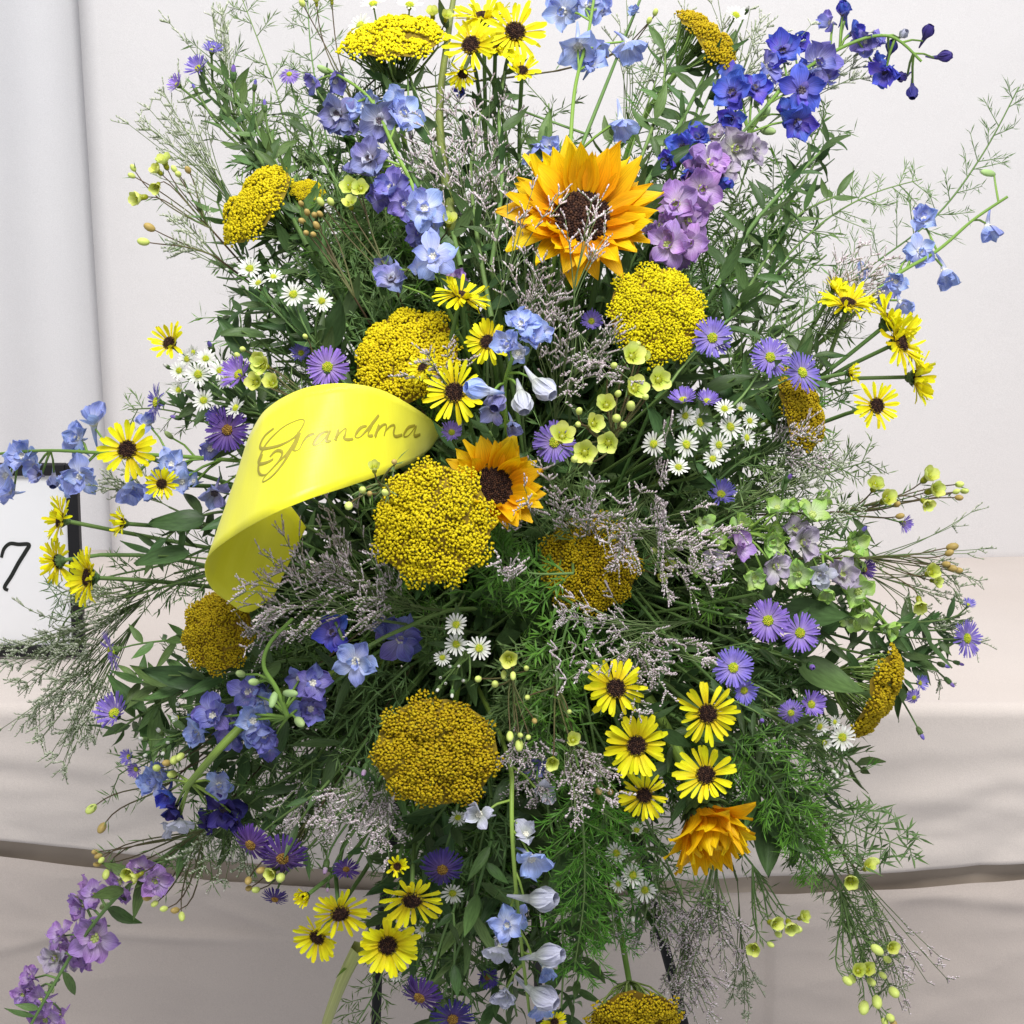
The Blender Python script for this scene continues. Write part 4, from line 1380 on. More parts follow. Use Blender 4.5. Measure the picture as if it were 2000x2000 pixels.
daisy(316, 945, 33, 'small yellow daisy just below the far left daisy', 0.05, 0.0, elev=25, dd=0.04)
daisy(118, 1015, 48, 'yellow daisy in profile in front of the card, uppermost of three', -0.86, 0.2, elev=15, dd=0.05, n=52, rough=2.0)
daisy(112, 1097, 46, 'yellow daisy in profile in front of the card, seen from behind', -0.9, -0.2, -0.3, elev=15, dd=0.04, n=52, rough=2.0)
daisy(172, 1128, 56, 'yellow daisy over the black frame, lowest of the left group', -0.8, 0.05, elev=22, dd=0.06, n=52, rough=2.0)
daisy(240, 1022, 32, 'small yellow daisy bud in profile behind a green stem', -0.85, 0.1, elev=38, dd=0.02)
daisy(902, 578, 56, 'yellow daisy seen edge on above the central daisies', 0.3, 0.88, elev=10, dd=0.03, n=52, rough=2.0)
daisy(952, 668, 46, 'yellow daisy left of the pale delphinium buds', -0.1, 0.15, dd=0.04)
daisy(888, 766, 62, 'large yellow daisy over the end of the ribbon', -0.12, 0.12, dd=0.055)
daisy(826, 718, 34, 'yellow daisy half hidden in front of the yarrow behind the ribbon', -0.5, 0.5, elev=20, dd=0.03)
daisy(1655, 592, 54, 'yellow daisy facing up at the right, behind limonium', 0.1, 0.82, elev=18, dd=0.03, n=52, rough=2.0)
daisy(1738, 628, 60, 'bright yellow daisy without visible eye in the right group', 0.72, 0.62, elev=8, dd=0.045, n=52, rough=2.0)
daisy(1758, 668, 64, 'bright yellow daisy in the middle of the right group', 0.72, 0.3, elev=12, dd=0.055, n=52, rough=2.0)
daisy(1790, 738, 56, 'yellow daisy in profile at the right edge of the right group', 0.93, -0.1, elev=22, dd=0.04, n=52, rough=2.0)
daisy(1712, 792, 48, 'yellow daisy with round dark eye, lowest of the right group', 0.3, 0.05, elev=12, dd=0.05)
daisy(1660, 728, 28, 'yellow daisy bud in profile between the stems of the right group', 0.9, 0.1, elev=48, dd=0.04)
daisy(1630, 562, 26, 'small yellow daisy bud behind the right group', 0.3, 0.7, elev=45, dd=0.02)
daisy(1203, 1344, 60, 'yellow daisy with limonium over its eye at the lower right', -0.05, 0.1, dd=0.04, n=31)
daisy(1382, 1394, 60, 'yellow daisy, uppermost right of the lower bunch', 0.08, 0.05, dd=0.05, n=29)
daisy(1243, 1456, 62, 'shaggy yellow daisy in the middle of the lower bunch', -0.05, 0.05, dd=0.05, elev=14)
daisy(1258, 1553, 50, 'yellow daisy with the darkest eye, lowest left of the lower bunch', -0.05, 0.0, dd=0.05, n=29)
daisy(1379, 1514, 60, 'yellow daisy tilted up just above the drooping sunflower', -0.2, 0.42, dd=0.06, elev=16)
daisy(664, 1783, 58, 'yellow daisy with drooping petals in the bottom left bunch', 0.25, -0.5, elev=5, dd=0.06)
daisy(620, 1830, 48, 'yellow daisy at the left of the bottom left bunch', -0.35, -0.35, elev=22, dd=0.06)
daisy(757, 1846, 60, 'yellow daisy with large dark eye, lowest of the bottom left bunch', 0.1, -0.1, elev=18, dd=0.06)
daisy(805, 1757, 62, 'yellow daisy facing down at the right of the bottom left bunch', 0.05, -0.58, elev=12, dd=0.06)
daisy(776, 1692, 25, 'small ring shaped young yellow daisy above the bottom left bunch', 0.05, 0.0, elev=50, dd=0.06)
daisy(597, 1750, 26, 'closed yellow daisy bud at the bottom left', -0.5, -0.2, elev=60, dd=0.05)
daisy(1083, 1996, 26, 'yellow daisy cut by the bottom of the picture', 0, 0.1, dd=0.06)

# ------------------------------------------------------------------ delphiniums and larkspur
G_D = 'delphinium spikes'
spike('delphinium', 'slate blue delphinium spike leaning to the upper left', 'delphinium',
      [(640, 135, .03), (720, 190, .03), (770, 290, .03), (820, 400, .02), (860, 560, -.02)],
      [(655, 160, 30, 'd_violet', dict(a=.2, b=-.6, op=.4)), (612, 158, 26, 'd_violet', dict(a=-.6, b=-.2, op=.4)), (660, 222, 42, None, dict(a=-.3, b=-.25, op=.75)), (706, 212, 32, 'd_light'),
       (742, 236, 42, None, dict(a=-.1, b=-.15, op=.8, dd=.03)), (787, 222, 42, 'd_light', dict(a=.4, b=.3, op=.7, dd=.03)), (722, 310, 42, None, dict(a=-.35, b=.1, op=.8, dd=.03)),
       (764, 366, 42, 'd_violet', dict(dd=.025)), (792, 398, 36, 'd_violet', dict(dd=.02)), (829, 408, 44, 'd_light', dict(a=.1, b=.15, op=.85, dd=.04)), (846, 502, 46, 'd_light', dict(a=.05, b=.1, op=.8, dd=.045)),
       (766, 545, 38, 'd_grey', dict(a=-.2, b=.4, op=.6, dd=.01)), (820, 455, 30, 'd_violet'), (890, 545, 26, 'l_pink', dict(dd=-.01))], 'd_grey',
      buds=[(632, 136, 11, 'g', -.7, .3)], group=G_D)
spike('delphinium', 'pale blue delphinium spike with hanging bells at the top centre', 'delphinium',
      [(1165, -40, .03), (1150, 60, .03), (1122, 180, .02), (1112, 330, .0)],
      [(1100, 22, 42, None, dict(a=-.5, b=-.3, op=.7)), (1148, 10, 38, None, dict(a=.5, b=.2, op=.7)), (1130, 95, 50, None, dict(a=.1, b=-.75, op=.45, dd=.03)), (1165, 100, 34, None, dict(a=.7, b=-.6, op=.5)),
       (1228, 90, 42, None, dict(a=.2, b=-.75, op=.38)), (1214, 242, 42, None, dict(a=.15, b=-.8, op=.36, dd=.04)), (1046, 292, 38, None, dict(a=.1, b=-.7, op=.5, dd=.03))], 'd_light', group=G_D)
spike('delphinium', 'pale blue delphinium twig with hanging bud behind the large sunflower', 'delphinium',
      [(1262, -30, .0), (1190, 150, .01), (1130, 300, .0)], [(1240, 20, 18, None, dict(op=.3)), (900, 180, 22, 'd_deep', dict(op=.4, dd=-.02))], 'd_light', smat='stem', group=G_D)
spike('delphinium', 'deep blue delphinium spike with indigo buds at the upper right', 'delphinium',
      [(1800, 120, .03), (1735, 70, .03), (1640, 95, .03), (1520, 180, .02), (1420, 330, .0)],
      [(1528, 98, 42, None, dict(a=-.1, b=.2, dd=.03)), (1597, 122, 46, 'd_violet', dict(a=.2, b=.1, op=.8, dd=.03)), (1565, 176, 46, None, dict(a=.1, b=-.2, dd=.03)), (1558, 240, 44, None, dict(a=.1, b=-.55, op=.6, dd=.02)),
       (1500, 130, 34, 'd_violet'), (1645, 22, 26, 'd_deep', dict(a=-.2, b=.7, op=.3)), (1620, 44, 26, 'd_violet', dict(a=-.8, b=0, op=.5)), (1668, 64, 28, None, dict(op=.4)), (1690, 80, 30, 'd_violet', dict(a=-.2, b=-.4, op=.5)),
       (1728, 143, 34, None, dict(a=-.3, b=-.5, op=.55)), (1430, 181, 44, None, dict(a=-.3, b=.2, dd=.03)), (1474, 172, 36, None, dict(a=.2, b=.3)), (1428, 232, 34, None, dict(a=-.2, b=-.5, op=.5)),
       (1334, 288, 40, None, dict(a=-.3, b=.1, dd=.02)), (1362, 268, 32, None), (1306, 312, 22, None, dict(a=-.7, b=-.2)), (1414, 350, 26, 'd_deep', dict(a=.1, b=-.8, op=.3)), (1345, 340, 26, None, dict(a=0, b=-.7, op=.4))], 'd_deep',
      buds=[(1741, 92, 17, 'd_dark', .1, .7), (1812, 62, 17, 'd_dark', .35, .75), (1845, 110, 17, 'd_dark', .9, .05), (1782, 180, 17, 'd_dark', -.1, -.9), (1762, 150, 15, 'd_dark', -.7, -.3), (1765, 66, 13, 'd_white', .4, .3), (1648, 18, 20, 'd_deep', -.2, .7)], group=G_D)
spike('larkspur', 'lilac larkspur spike right of the large sunflower', 'larkspur',
      [(1500, 205, .02), (1440, 270, .02), (1370, 350, .02), (1320, 480, .0), (1300, 600, -.02)],
      [(1436, 290, 46, 'l_pale', dict(a=.2, b=-.1, dd=.03)), (1385, 318, 42, None, dict(dd=.035)), (1372, 368, 42, None, dict(dd=.03)), (1320, 398, 44, None, dict(a=-.2, b=.1, dd=.035)), (1344, 432, 42, None, dict(a=.3, b=0, dd=.01)),
       (1304, 478, 44, None, dict(a=-.2, b=-.1, dd=.035)), (1346, 474, 42, None, dict(a=.2, b=-.05, dd=.035)), (1324, 502, 32, None, dict(a=0, b=-.5, dd=.02)), (1412, 330, 34, 'l_pale'), (1290, 440, 30, None), (1395, 265, 26, 'l_pale')], 'l_pink',
      buds=[(1492, 222, 16, 'g', .3, .4), (1500, 256, 14, 'g', .6, -.2), (1480, 196, 12, 'g', .2, .7)], smat='stem')
spike('delphinium', 'pale blue delphinium spike with light green stem at the right edge', 'delphinium',
      [(1968, 384, .03), (1900, 430, .03), (1830, 490, .03), (1740, 545, .0), (1640, 640, -.03)],
      [(1805, 428, 36, None, dict(a=-.1, b=.5, op=.6)), (1930, 448, 34, None, dict(a=.05, b=-.9, op=.25)), (1846, 533, 38, None, dict(a=.1, b=-.8, op=.45)), (1796, 490, 32, None, dict(a=.3, b=0)),
       (1683, 533, 24, None, dict(op=.4)), (1750, 550, 28, None, dict(a=-.2, b=-.3)), (1762, 595, 34, None, dict(a=.3, b=-.75, op=.4)), (1722, 580, 24, 'd_grey')], 'd_light',
      buds=[(1930, 338, 12, 'g', -.9, .1)], group=G_D)
spike('delphinium', 'pale blue delphinium spike lying out to the left edge', 'delphinium',
      [(-40, 890, .03), (80, 880, .03), (190, 884, .03), (330, 890, .01), (470, 900, -.02)],
      [(182, 822, 42, None, dict(a=0, b=.8, op=.4, dd=.03)), (150, 856, 32, None, dict(a=-.4, b=.3)), (44, 890, 40, None, dict(a=-.2, b=.2, op=.6, dd=.03)), (10, 932, 40, None, dict(a=-.5, b=-.5, op=.45)),
       (156, 930, 40, None, dict(a=.2, b=-.3, op=.6, dd=.03)), (290, 824, 30, None, dict(a=.1, b=.5, op=.4)), (254, 955, 38, None, dict(a=.2, b=-.75, op=.45)), (334, 908, 34, None, dict(a=.1, b=.3)), (355, 942, 30, None, dict(a=0, b=-.5, op=.5)),
       (411, 877, 36, 'd_violet', dict(a=.3, b=-.2, op=.4)), (419, 966, 36, 'd_grey', dict(a=.1, b=-.6, op=.4)), (300, 960, 26, None), (75, 928, 26, 'd_grey', dict(op=.4))], 'd_light',
      buds=[(104, 940, 18, 'd_grey', .1, -.7), (330, 850, 9, 'g', -.5, .5)], group=G_D)
spike('delphinium', 'pale blue delphinium tip with pointed buds right of the central daisies', 'delphinium',
      [(1015, 640, .07), (1000, 700, .07), (985, 760, .05), (990, 840, .02)],
      [(1018, 632, 36, None, dict(a=.05, b=.5, op=.6, dd=.08)), (990, 672, 36, None, dict(a=-.4, b=.2, op=.6, dd=.08)), (1038, 660, 32, None, dict(a=.5, b=.2, op=.6, dd=.075)), (1012, 690, 24, 'd_white', dict(op=.4, dd=.08)),
       (962, 800, 34, 'd_grey', dict(a=-.3, b=-.4, op=.5, dd=.05)), (1000, 830, 28, 'd_grey', dict(a=.1, b=-.5, op=.4, dd=.04))], 'd_light',
      buds=[(932, 760, 30, 'd_light', -.85, .12, .09), (1062, 758, 32, 'd_white', .62, -.55, .085), (1020, 785, 30, 'd_white', .15, -.8, .085), (972, 785, 26, 'd_grey', -.3, -.6, .07)], group=G_D)
spike('delphinium', 'blue delphinium florets in the shade below the ribbon', 'delphinium',
      [(655, 1215, .02), (690, 1270, .02), (760, 1240, .0), (850, 1200, -.03)],
      [(650, 1236, 40, 'd_deep', dict(a=-.2, b=.1, op=.8, dd=.02)), (694, 1292, 46, 'd_light', dict(a=0, b=-.1, op=.8, dd=.03)), (782, 1248, 46, 'd_violet', dict(a=.1, b=0, op=.85, dd=-.02))], 'd_deep', smat='stem', group=G_D)
spike('delphinium', 'violet blue delphinium spike with curled green tip at the lower left', 'delphinium',
      [(572, 1208, .06), (528, 1255, .065), (515, 1300, .065), (540, 1345, .06), (562, 1400, .055)],
      [(611, 1334, 40, None, dict(a=.3, b=.2, dd=.04)), (606, 1384, 38, None, dict(a=.3, b=-.2, dd=.035)), (484, 1352, 38, None, dict(a=-.1, b=.2, dd=.03)), (512, 1374, 34, 'd_light', dict(dd=.03)),
       (416, 1398, 44, None, dict(a=-.1, b=.3, dd=.04)), (384, 1430, 32, 'd_light', dict(a=-.5, b=-.2, dd=.035)), (494, 1408, 40, 'd_light', dict(a=.1, b=.1, dd=.045)), (516, 1436, 38, None, dict(a=.2, b=-.3, dd=.04)), (450, 1440, 32, 'd_violet', dict(dd=.02))], 'd_violet',
      buds=[(470, 1316, 12, 'g', -.3, .2, .06), (496, 1332, 12, 'g', -.4, .1, .065), (534, 1366, 13, 'g', -.2, -.8, .065), (567, 1354, 13, 'g', .8, 0, .065), (585, 1410, 15, 'g', .4, -.2, .06)], group=G_D, tail=False)
spike('delphinium', 'cut light green delphinium stem with indigo florets at the lower left', 'delphinium',
      [(362, 1540, .05), (400, 1495, .055), (440, 1450, .05), (520, 1370, .0)],
      [(298, 1530, 36, 'd_light', dict(a=-.6, b=.1, op=.6)), (326, 1552, 34, 'd_deep', dict(a=-.2, b=-.4, op=.4)), (338, 1582, 32, 'd_dark', dict(a=-.3, b=-.6, op=.4)), (352, 1606, 32, 'd_white', dict(a=.1, b=-.8, op=.45)),
       (428, 1534, 32, 'd_light', dict(a=.2, b=-.1, op=.6)), (436, 1580, 42, 'd_dark', dict(a=.2, b=-.3, op=.6)), (460, 1605, 26, 'd_dark', dict(op=.5))], 'd_violet', r=.0032, group=G_D)
spike('delphinium', 'bluish white delphinium spike hanging down at the bottom centre', 'delphinium',
      [(1035, 1985, .06), (1020, 1860, .06), (1008, 1740, .06), (1000, 1620, .05), (1000, 1520, .02)],
      [(1040, 1680, 42, 'd_light', dict(a=.35, b=-.55, op=.5, dd=.07)), (991, 1806, 38, 'd_light', dict(a=-.05, b=.05, op=.75, dd=.075)), (975, 1856, 34, None, dict(a=-.2, b=-.6, op=.5, dd=.05)),
       (1028, 1628, 32, None, dict(a=.2, b=.6, op=.4, dd=.05)), (934, 1590, 36, 'd_white', dict(a=-.5, b=.3, op=.45, dd=.05)), (1058, 1546, 34, 'd_white', dict(a=.5, b=.1, op=.4, dd=.02)), (1046, 1500, 28, 'd_violet', dict(dd=.0)),
       (985, 1940, 34, None, dict(a=-.3, b=-.6, op=.5, dd=.06)), (1066, 1895, 30, 'd_light', dict(a=.3, b=-.6, op=.4, dd=.06)), (1055, 1970, 30, 'd_light', dict(a=.1, b=-.8, op=.4, dd=.06))], 'd_white',
      buds=[(1060, 1756, 35, 'd_white', .85, .1, .075), (1074, 1866, 34, 'd_white', .85, .15, .075), (1062, 1948, 35, 'd_white', .8, -.3, .075)], group=G_D)
spike('larkspur', 'lilac larkspur spike hanging to the lower left corner', 'larkspur',
      [(50, 2020, .04), (95, 1940, .04), (150, 1850, .04), (220, 1760, .03), (300, 1690, .0), (420, 1600, -.03)],
      [(276, 1700, 34, None, dict(a=.1, b=.4)), (304, 1720, 36, None, dict(a=.4, b=0, dd=.03)), (234, 1722, 34, None), (186, 1748, 32, 'l_pink', dict(a=-.3, b=.5)), (160, 1775, 30, None, dict(a=-.6, b=.1)), (186, 1832, 50, None, dict(a=.15, b=.1, op=.85, dd=.04)),
       (118, 1824, 30, None, dict(a=-.5, b=.5)), (108, 1872, 34, 'l_pale', dict(a=-.4, b=.1)), (134, 1860, 30, None), (60, 1908, 26, None, dict(a=-.6, b=.4)), (80, 1955, 32, None, dict(dd=.03)), (90, 1990, 36, None, dict(a=.1, b=-.2)), (45, 1942, 26, None)], 'l_pink',
      buds=[(205, 1770, 12, 'g', -.3, 0), (100, 1930, 10, 'g', .4, -.4)], smat='stem', leafy=16)
spike('larkspur', 'green and pale lilac larkspur spike spreading to the right', 'larkspur',
      [(1745, 1235, .02), (1690, 1170, .015), (1620, 1090, .01), (1520, 1050, .0), (1400, 1040, -.02)],
      [(1518, 990, 30, None, dict(a=-.2, b=.7, op=.45)), (1588, 1003, 38, None, dict(a=.2, b=.6, op=.45)), (1510, 1060, 32, None, dict(op=.5)), (1666, 1066, 38, None, dict(a=.4, b=.4, op=.45)), (1560, 1122, 32, None, dict(a=-.3, b=-.3, op=.45)),
       (1602, 1122, 32, 'd_white', dict(a=0, b=-.3, op=.5)), (1616, 1156, 28, None, dict(a=0, b=-.6, op=.4)), (1676, 1156, 38, None, dict(a=-.2, b=.1, op=.5)), (1686, 1204, 34, None, dict(a=0, b=-.5, op=.45)), (1736, 1226, 30, None, dict(a=.5, b=-.4, op=.45)),
       (1570, 1060, 40, 'l_pale', dict(dd=.02)), (1645, 1122, 38, 'l_pale', dict(dd=.02)), (1515, 1106, 34, 'l_pale'), (1376, 1020, 24, None, dict(op=.4)), (1450, 1022, 30, None, dict(a=.3, b=.4, op=.35)), (1445, 1068, 34, 'l_pink'), (1402, 1056, 26, None, dict(op=.4)),
       (1356, 1108, 26, None, dict(op=.4)), (1474, 1128, 28, None, dict(op=.45)), (1395, 1090, 26, 'l_pale')], 'l_green')

# ------------------------------------------------------------------ purple asters
G_A = 'violet asters'


def vio(label, heads, kind='violet', **kw):
    kw.setdefault('leaves', 6)
    return spray('violet_aster', label, 'aster', heads, kind, group=G_A, **kw)


vio('violet aster with lime eye just above the ribbon', [(640, 717, 42, 0, -.05, .1)], dd=.045)
vio('faded violet aster deep behind the ribbon top', [(588, 690, 24, 1, 0, .3)], dd=-.01)
vio('violet aster at the right rim of the bright yarrow', [(1391, 660, 40, 0, .1, .1)], dd=.05)
vio('violet aster pair above the amber yarrow at the right', [(1504, 698, 40, 0, .2, .2), (1566, 728, 42, 0, .5, .25)], dd=.05)
vio('two violet asters seen edge on above the white asters at the right', [(1334, 782, 32, 1, -.2, .75), (1381, 784, 28, 1, .1, .75)], dd=.04)
vio('violet aster half covered by lime waxflowers', [(1083, 864, 42, 0, -.1, .05)], dd=.0)
vio('folded violet aster among waxflowers left of the ribbon', [(468, 732, 42, 1, -.5, .4)], dd=.04)
vio('dark violet aster left of the ribbon with olive eye', [(444, 840, 44, 0, -.1, .1), (425, 815, 26, 1, -.5, .3)], 'violet_dark', dd=.035)
vio('violet aster in profile above the far left delphinium', [(306, 786, 38, 0, -.9, .1)], dd=.03)
vio('violet asters in bud at the upper left corner of the spray', [(414, 100, 24, 1, .2, .7), (388, 134, 30, 1, -.4, .5), (347, 166, 24, 1, -.6, .4), (456, 140, 17, 'b', .1, .8), (498, 165, 12, 'b', .2, .9), (517, 205, 13, 'b', 0, .9), (380, 172, 11, 'b', -.4, .8)], dd=.03, base=(600, 420), leaves=34, leafk='leaf_mid', r=.0018)
vio('single violet aster bud above the slate delphinium', [(565, 145, 21, 2, 0, .5)], dd=.02, leaves=4)
vio('closed violet aster bud above the left white asters', [(411, 676, 16, 'b', -.2, .6), (342, 815, 12, 'b', -.8, .2)], dd=.02)
vio('violet aster in profile below the card', [(219, 1272, 44, 0, -.9, -.3)], dd=.03, leaves=14, leafk='leaf_mid')
vio('cupped violet aster at the left above the lime buds', [(224, 1394, 44, 1, -.3, .55)], dd=.03, leaves=22, leafk='leaf_mid', leaf_len=(.025, .045))
vio('small violet aster behind the lime buds at the left', [(252, 1478, 20, 1, -.6, .1), (266, 1502, 20, 1, -.4, -.2)], dd=.02)
vio('two dark violet asters nodding at the lower left', [(490, 1650, 44, 2, -.4, -.45), (552, 1676, 50, 2, 0, -.5)], 'violet_dark', dd=.05)
vio('small dark violet aster under the lower left waxflower buds', [(537, 1756, 28, 2, -.1, -.7)], 'violet_dark', dd=.05)
vio('violet aster facing down left of the hanging delphinium', [(864, 1698, 44, 2, .05, -.35)], 'violet_dark', dd=.03)
vio('two violet asters at the very bottom left of centre', [(820, 1948, 46, 2, -.4, -.5), (884, 1990, 44, 0, .1, -.3)], 'violet_dark', dd=.05)
vio('dark violet aster behind the hanging delphinium', [(952, 1908, 26, 1, .2, -.2)], 'violet_dark', dd=.0)
vio('violet aster seen edge on above the bottom left daisies', [(676, 1699, 28, 0, .1, .85)], 'violet_dark', dd=.03)
vio('violet aster with drooping rays at the lower right', [(1432, 1304, 40, 0, .05, .1), (1453, 1348, 30, 1, .1, -.2)], dd=.04)
vio('violet aster pair with yellow eyes below the green larkspur', [(1562, 1236, 40, 0, .2, .1), (1500, 1212, 42, 0, -.1, .15)], dd=.03)
vio('deep violet aster at the far right edge', [(1888, 1247, 38, 0, .6, .1), (1891, 1182, 17, 1, .3, .7)], dd=.04, leaves=22, leafk='leaf', base=(1700, 1230))
vio('pale violet aster bud at the right above the leaf', [(1585, 1302, 20, 'b', .1, -.1)], dd=.03)
vio('violet aster cluster left of the side seen yarrow', [(1584, 1376, 32, 1, .3, .2), (1545, 1392, 26, 2, -.1, -.2)], dd=.03)
vio('tiny violet aster bud low at the right', [(1488, 1406, 16, 'b', -.1, -.2)], dd=.03)
vio('violet aster buds on dark stems at the lower right edge', [(1796, 1334, 20, 1, .6, .2), (1785, 1362, 18, 2, .3, -.4), (1799, 1434, 14, 'b', .4, -.85), (1856, 1334, 13, 'b', .7, -.7), (1845, 1300, 13, 'b', .9, -.3), (1874, 1296, 11, 'b', .9, -.3)], dd=.02, base=(1700, 1260), leaves=18)
vio('small violet aster buds among the limonium at the right', [(1541, 933, 15, 'b', .3, .5), (1685, 1036, 15, 'b', .5, .6), (1764, 1022, 22, 1, .7, -.3)], dd=.03)
vio('indigo aster behind the green larkspur', [(1688, 1112, 26, 1, .6, .1)], 'violet_dark', dd=.01)
vio('faded violet aster beside the green larkspur tip', [(1408, 966, 34, 1, .1, .5)], dd=-.02)
vio('pinkish aster buds left of the low yarrow', [(712, 1505, 17, 'b', -.2, -.6), (636, 1695, 17, 'b', -.1, -.7), (640, 1735, 11, 'b', 0, -.6)], 'pinkbud', dd=.04)
vio('dim violet aster deep below the large sunflower', [(1155, 628, 26, 1, 0, .2)], dd=-.02)
vio('small lilac aster at the right tip of the ribbon', [(882, 845, 26, 1, .1, .3)], dd=.02)

# ------------------------------------------------------------------ white asters
G_W = 'white aster sprays'


def wht(label, heads, **kw):
    kw.setdefault('leaves', 8)
    return spray('white_aster', label, 'aster', heads, 'white', group=G_W, **kw)


wht('white aster spray with dark leaves at the upper left', [(488, 525, 25, 1, -.1, .4), (505, 553, 20, 1), (534, 541, 20, 1, .1, .7), (573, 575, 26, 0, .05, .2), (628, 588, 23, 0, .2, .3), (446, 528, 10, 'b', -.6, .3), (470, 560, 12, 'b', -.4, .2), (455, 515, 9, 'b', -.6, .4), (532, 567, 11, 'b')], dd=.035, leaves=14)
wht('white aster spray at the left between daisy and ribbon', [(350, 724, 20, 1), (387, 731, 26, 0, -.1, .1), (366, 701, 22, 1), (402, 701, 22, 1, .1, .5), (430, 724, 23, 1), (441, 742, 21, 0), (350, 762, 22, 3), (398, 782, 24, 1, -.1, .1), (461, 797, 23, 1), (378, 688, 16, 1), (325, 715, 10, 'b', -.6, .4)], dd=.035, leaves=18)
wht('white aster spray right of the lime waxflowers', [(1367, 825, 28, 0), (1426, 834, 27, 0), (1338, 812, 22, 1), (1415, 799, 22, 1), (1446, 799, 16, 3), (1464, 822, 18, 1), (1458, 855, 20, 1), (1277, 867, 25, 0, -.4, 0), (1340, 868, 27, 0), (1404, 869, 23, 0), (1392, 896, 21, 1), (1325, 913, 22, 1), (1488, 830, 13, 'b')], dd=.03, leaves=12)
wht('white aster spray with pale buds above the low yarrow', [(891, 1220, 24, 1, -.1, .2), (891, 1258, 24, 1, 0, -.1), (936, 1266, 25, 0), (864, 1284, 18, 1), (860, 1324, 11, 'b'), (883, 1356, 12, 'b', 0, -.6), (906, 1330, 12, 'b'), (856, 1346, 12, 'b', -.3, -.4), (880, 1302, 11, 'b'), (897, 1300, 10, 'b'), (870, 1335, 11, 'b')], dd=.02, leaves=8)
wht('white asters at the very top left of the yellow yarrow', [(729, 8, 26, 1, -.1, .7), (800, 10, 27, 1, .1, .7), (704, 49, 26, 1, -.5, .5)], dd=.03)
wht('white aster at the top right near the amber yarrow', [(1437, 30, 24, 1, .3, .5), (1460, 18, 10, 'b')], dd=.02)
wht('white asters beside the side seen yarrow', [(1645, 1440, 27, 0, .2, .2), (1600, 1419, 21, 1), (1610, 1450, 18, 3), (1630, 1410, 14, 1), (1654, 1502, 12, 'b', .2, -.6), (1634, 1512, 14, 'b', 0, -.6), (1625, 1505, 12, 'b')], dd=.035, leaves=10)
wht('shaded white asters below the lower daisy bunch', [(1204, 1666, 23, 1), (1236, 1709, 25, 1, .1, .1), (1259, 1738, 25, 1, .2, -.2), (1243, 1622, 20, 3, 0, .5), (1208, 1726, 18, 1), (1236, 1790, 14, 'b', 0, -.8)], dd=.02)
wht('shaded small white asters at the bottom left of centre', [(884, 1744, 24, 1), (826, 1815, 18, 3), (774, 1902, 18, 3, 0, -.4), (894, 1596, 20, 1), (850, 1860, 14, 'b')], dd=.0)
wht('lime white aster buds at the left above the cut stem', [(347, 1376, 14, 'b', .1, .3), (347, 1402, 15, 3), (311, 1428, 15, 'b', -.2, .5), (278, 1443, 13, 'b', -.6, .2), (319, 1470, 14, 'b', 0, -.3), (286, 1474, 13, 'b', -.4, -.2), (330, 1450, 12, 'b')], dd=.04, leaves=16, leafk='leaf_mid')
wht('pale aster buds hidden in limonium at the centre right', [(1376, 922, 12, 'b'), (1500, 845, 12, 'b')], dd=.02)

# ------------------------------------------------------------------ waxflowers
G_X = 'lime waxflower sprigs'


def wax(label, heads, **kw):
    kw.setdefault('needles', 40); kw.setdefault('smat', 'stem_brown'); kw.setdefault('r', .0008)
    return spray('waxflower', label, 'waxflower', heads, 'wax', group=G_X, **kw)


wax('lime waxflower sprig at the upper left against the drape', [(322, 318, 20, .3, -.2, .7), (308, 334, 17, .3, -.5, .4), (273, 386, 22, .3, -.7, -.2), (260, 328, 9, 'b'), (257, 343, 9, 'b'), (306, 364, 17, .3, -.2, -.6), (367, 332, 10, 'a'), (348, 340, 10, 'b'), (340, 330, 9, 'b')], dd=.02, base=(410, 445), needles=50)
wax('thin waxflower twig with closed buds at the left', [(292, 444, 13, 'a', -.8, .4), (280, 472, 13, 'b', -.9, .1)], dd=.02, base=(420, 500), needles=14)
wax('yellow green waxflowers right of the tilted yarrow', [(685, 366, 22, .5), (704, 369, 20, .5), (684, 399, 18, .5), (626, 394, 11, 'b'), (646, 394, 11, 'b'), (877, 433, 20, .4, .1, .5)], dd=.03)
wax('amber waxflower buds left of the slate delphinium', [(600, 415, 10, 'a'), (614, 420, 10, 'a'), (625, 418, 9, 'a'), (590, 432, 10, 'a'), (618, 440, 10, 'a'), (598, 455, 9, 'a'), (612, 458, 9, 'a'), (588, 398, 9, 'a')], dd=.03, needles=20)
wax('lime waxflowers above the left shoulder of the ribbon', [(514, 715, 23, .5), (504, 702, 18, .5), (500, 747, 22, .45), (532, 749, 22, .45), (474, 682, 9, 'b'), (464, 695, 10, 'b'), (596, 657, 8, 'b')], dd=.045)
wax('long lime waxflower sprig crossing the centre right', [(1234, 696, 27, .5), (1286, 742, 26, .5, .2, .1), (1239, 760, 28, .55), (1184, 792, 24, .45, -.1, .3), (1159, 828, 23, .5), (1098, 852, 28, .55), (1188, 865, 25, .5), (1142, 884, 27, .5), (1207, 769, 11, 'b'), (1261, 775, 11, 'b'), (1232, 793, 15, 'b'), (1204, 817, 15, 'b'),
     (1131, 803, 11, 'b'), (1129, 829, 10, 'b'), (1122, 897, 12, 'b'), (1152, 903, 10, 'b'), (1246, 672, 10, 'b'), (1199, 714, 11, 'b'), (1218, 830, 11, 'b'), (1256, 700, 18, .4)], dd=.055, base=(1200, 860), needles=40)
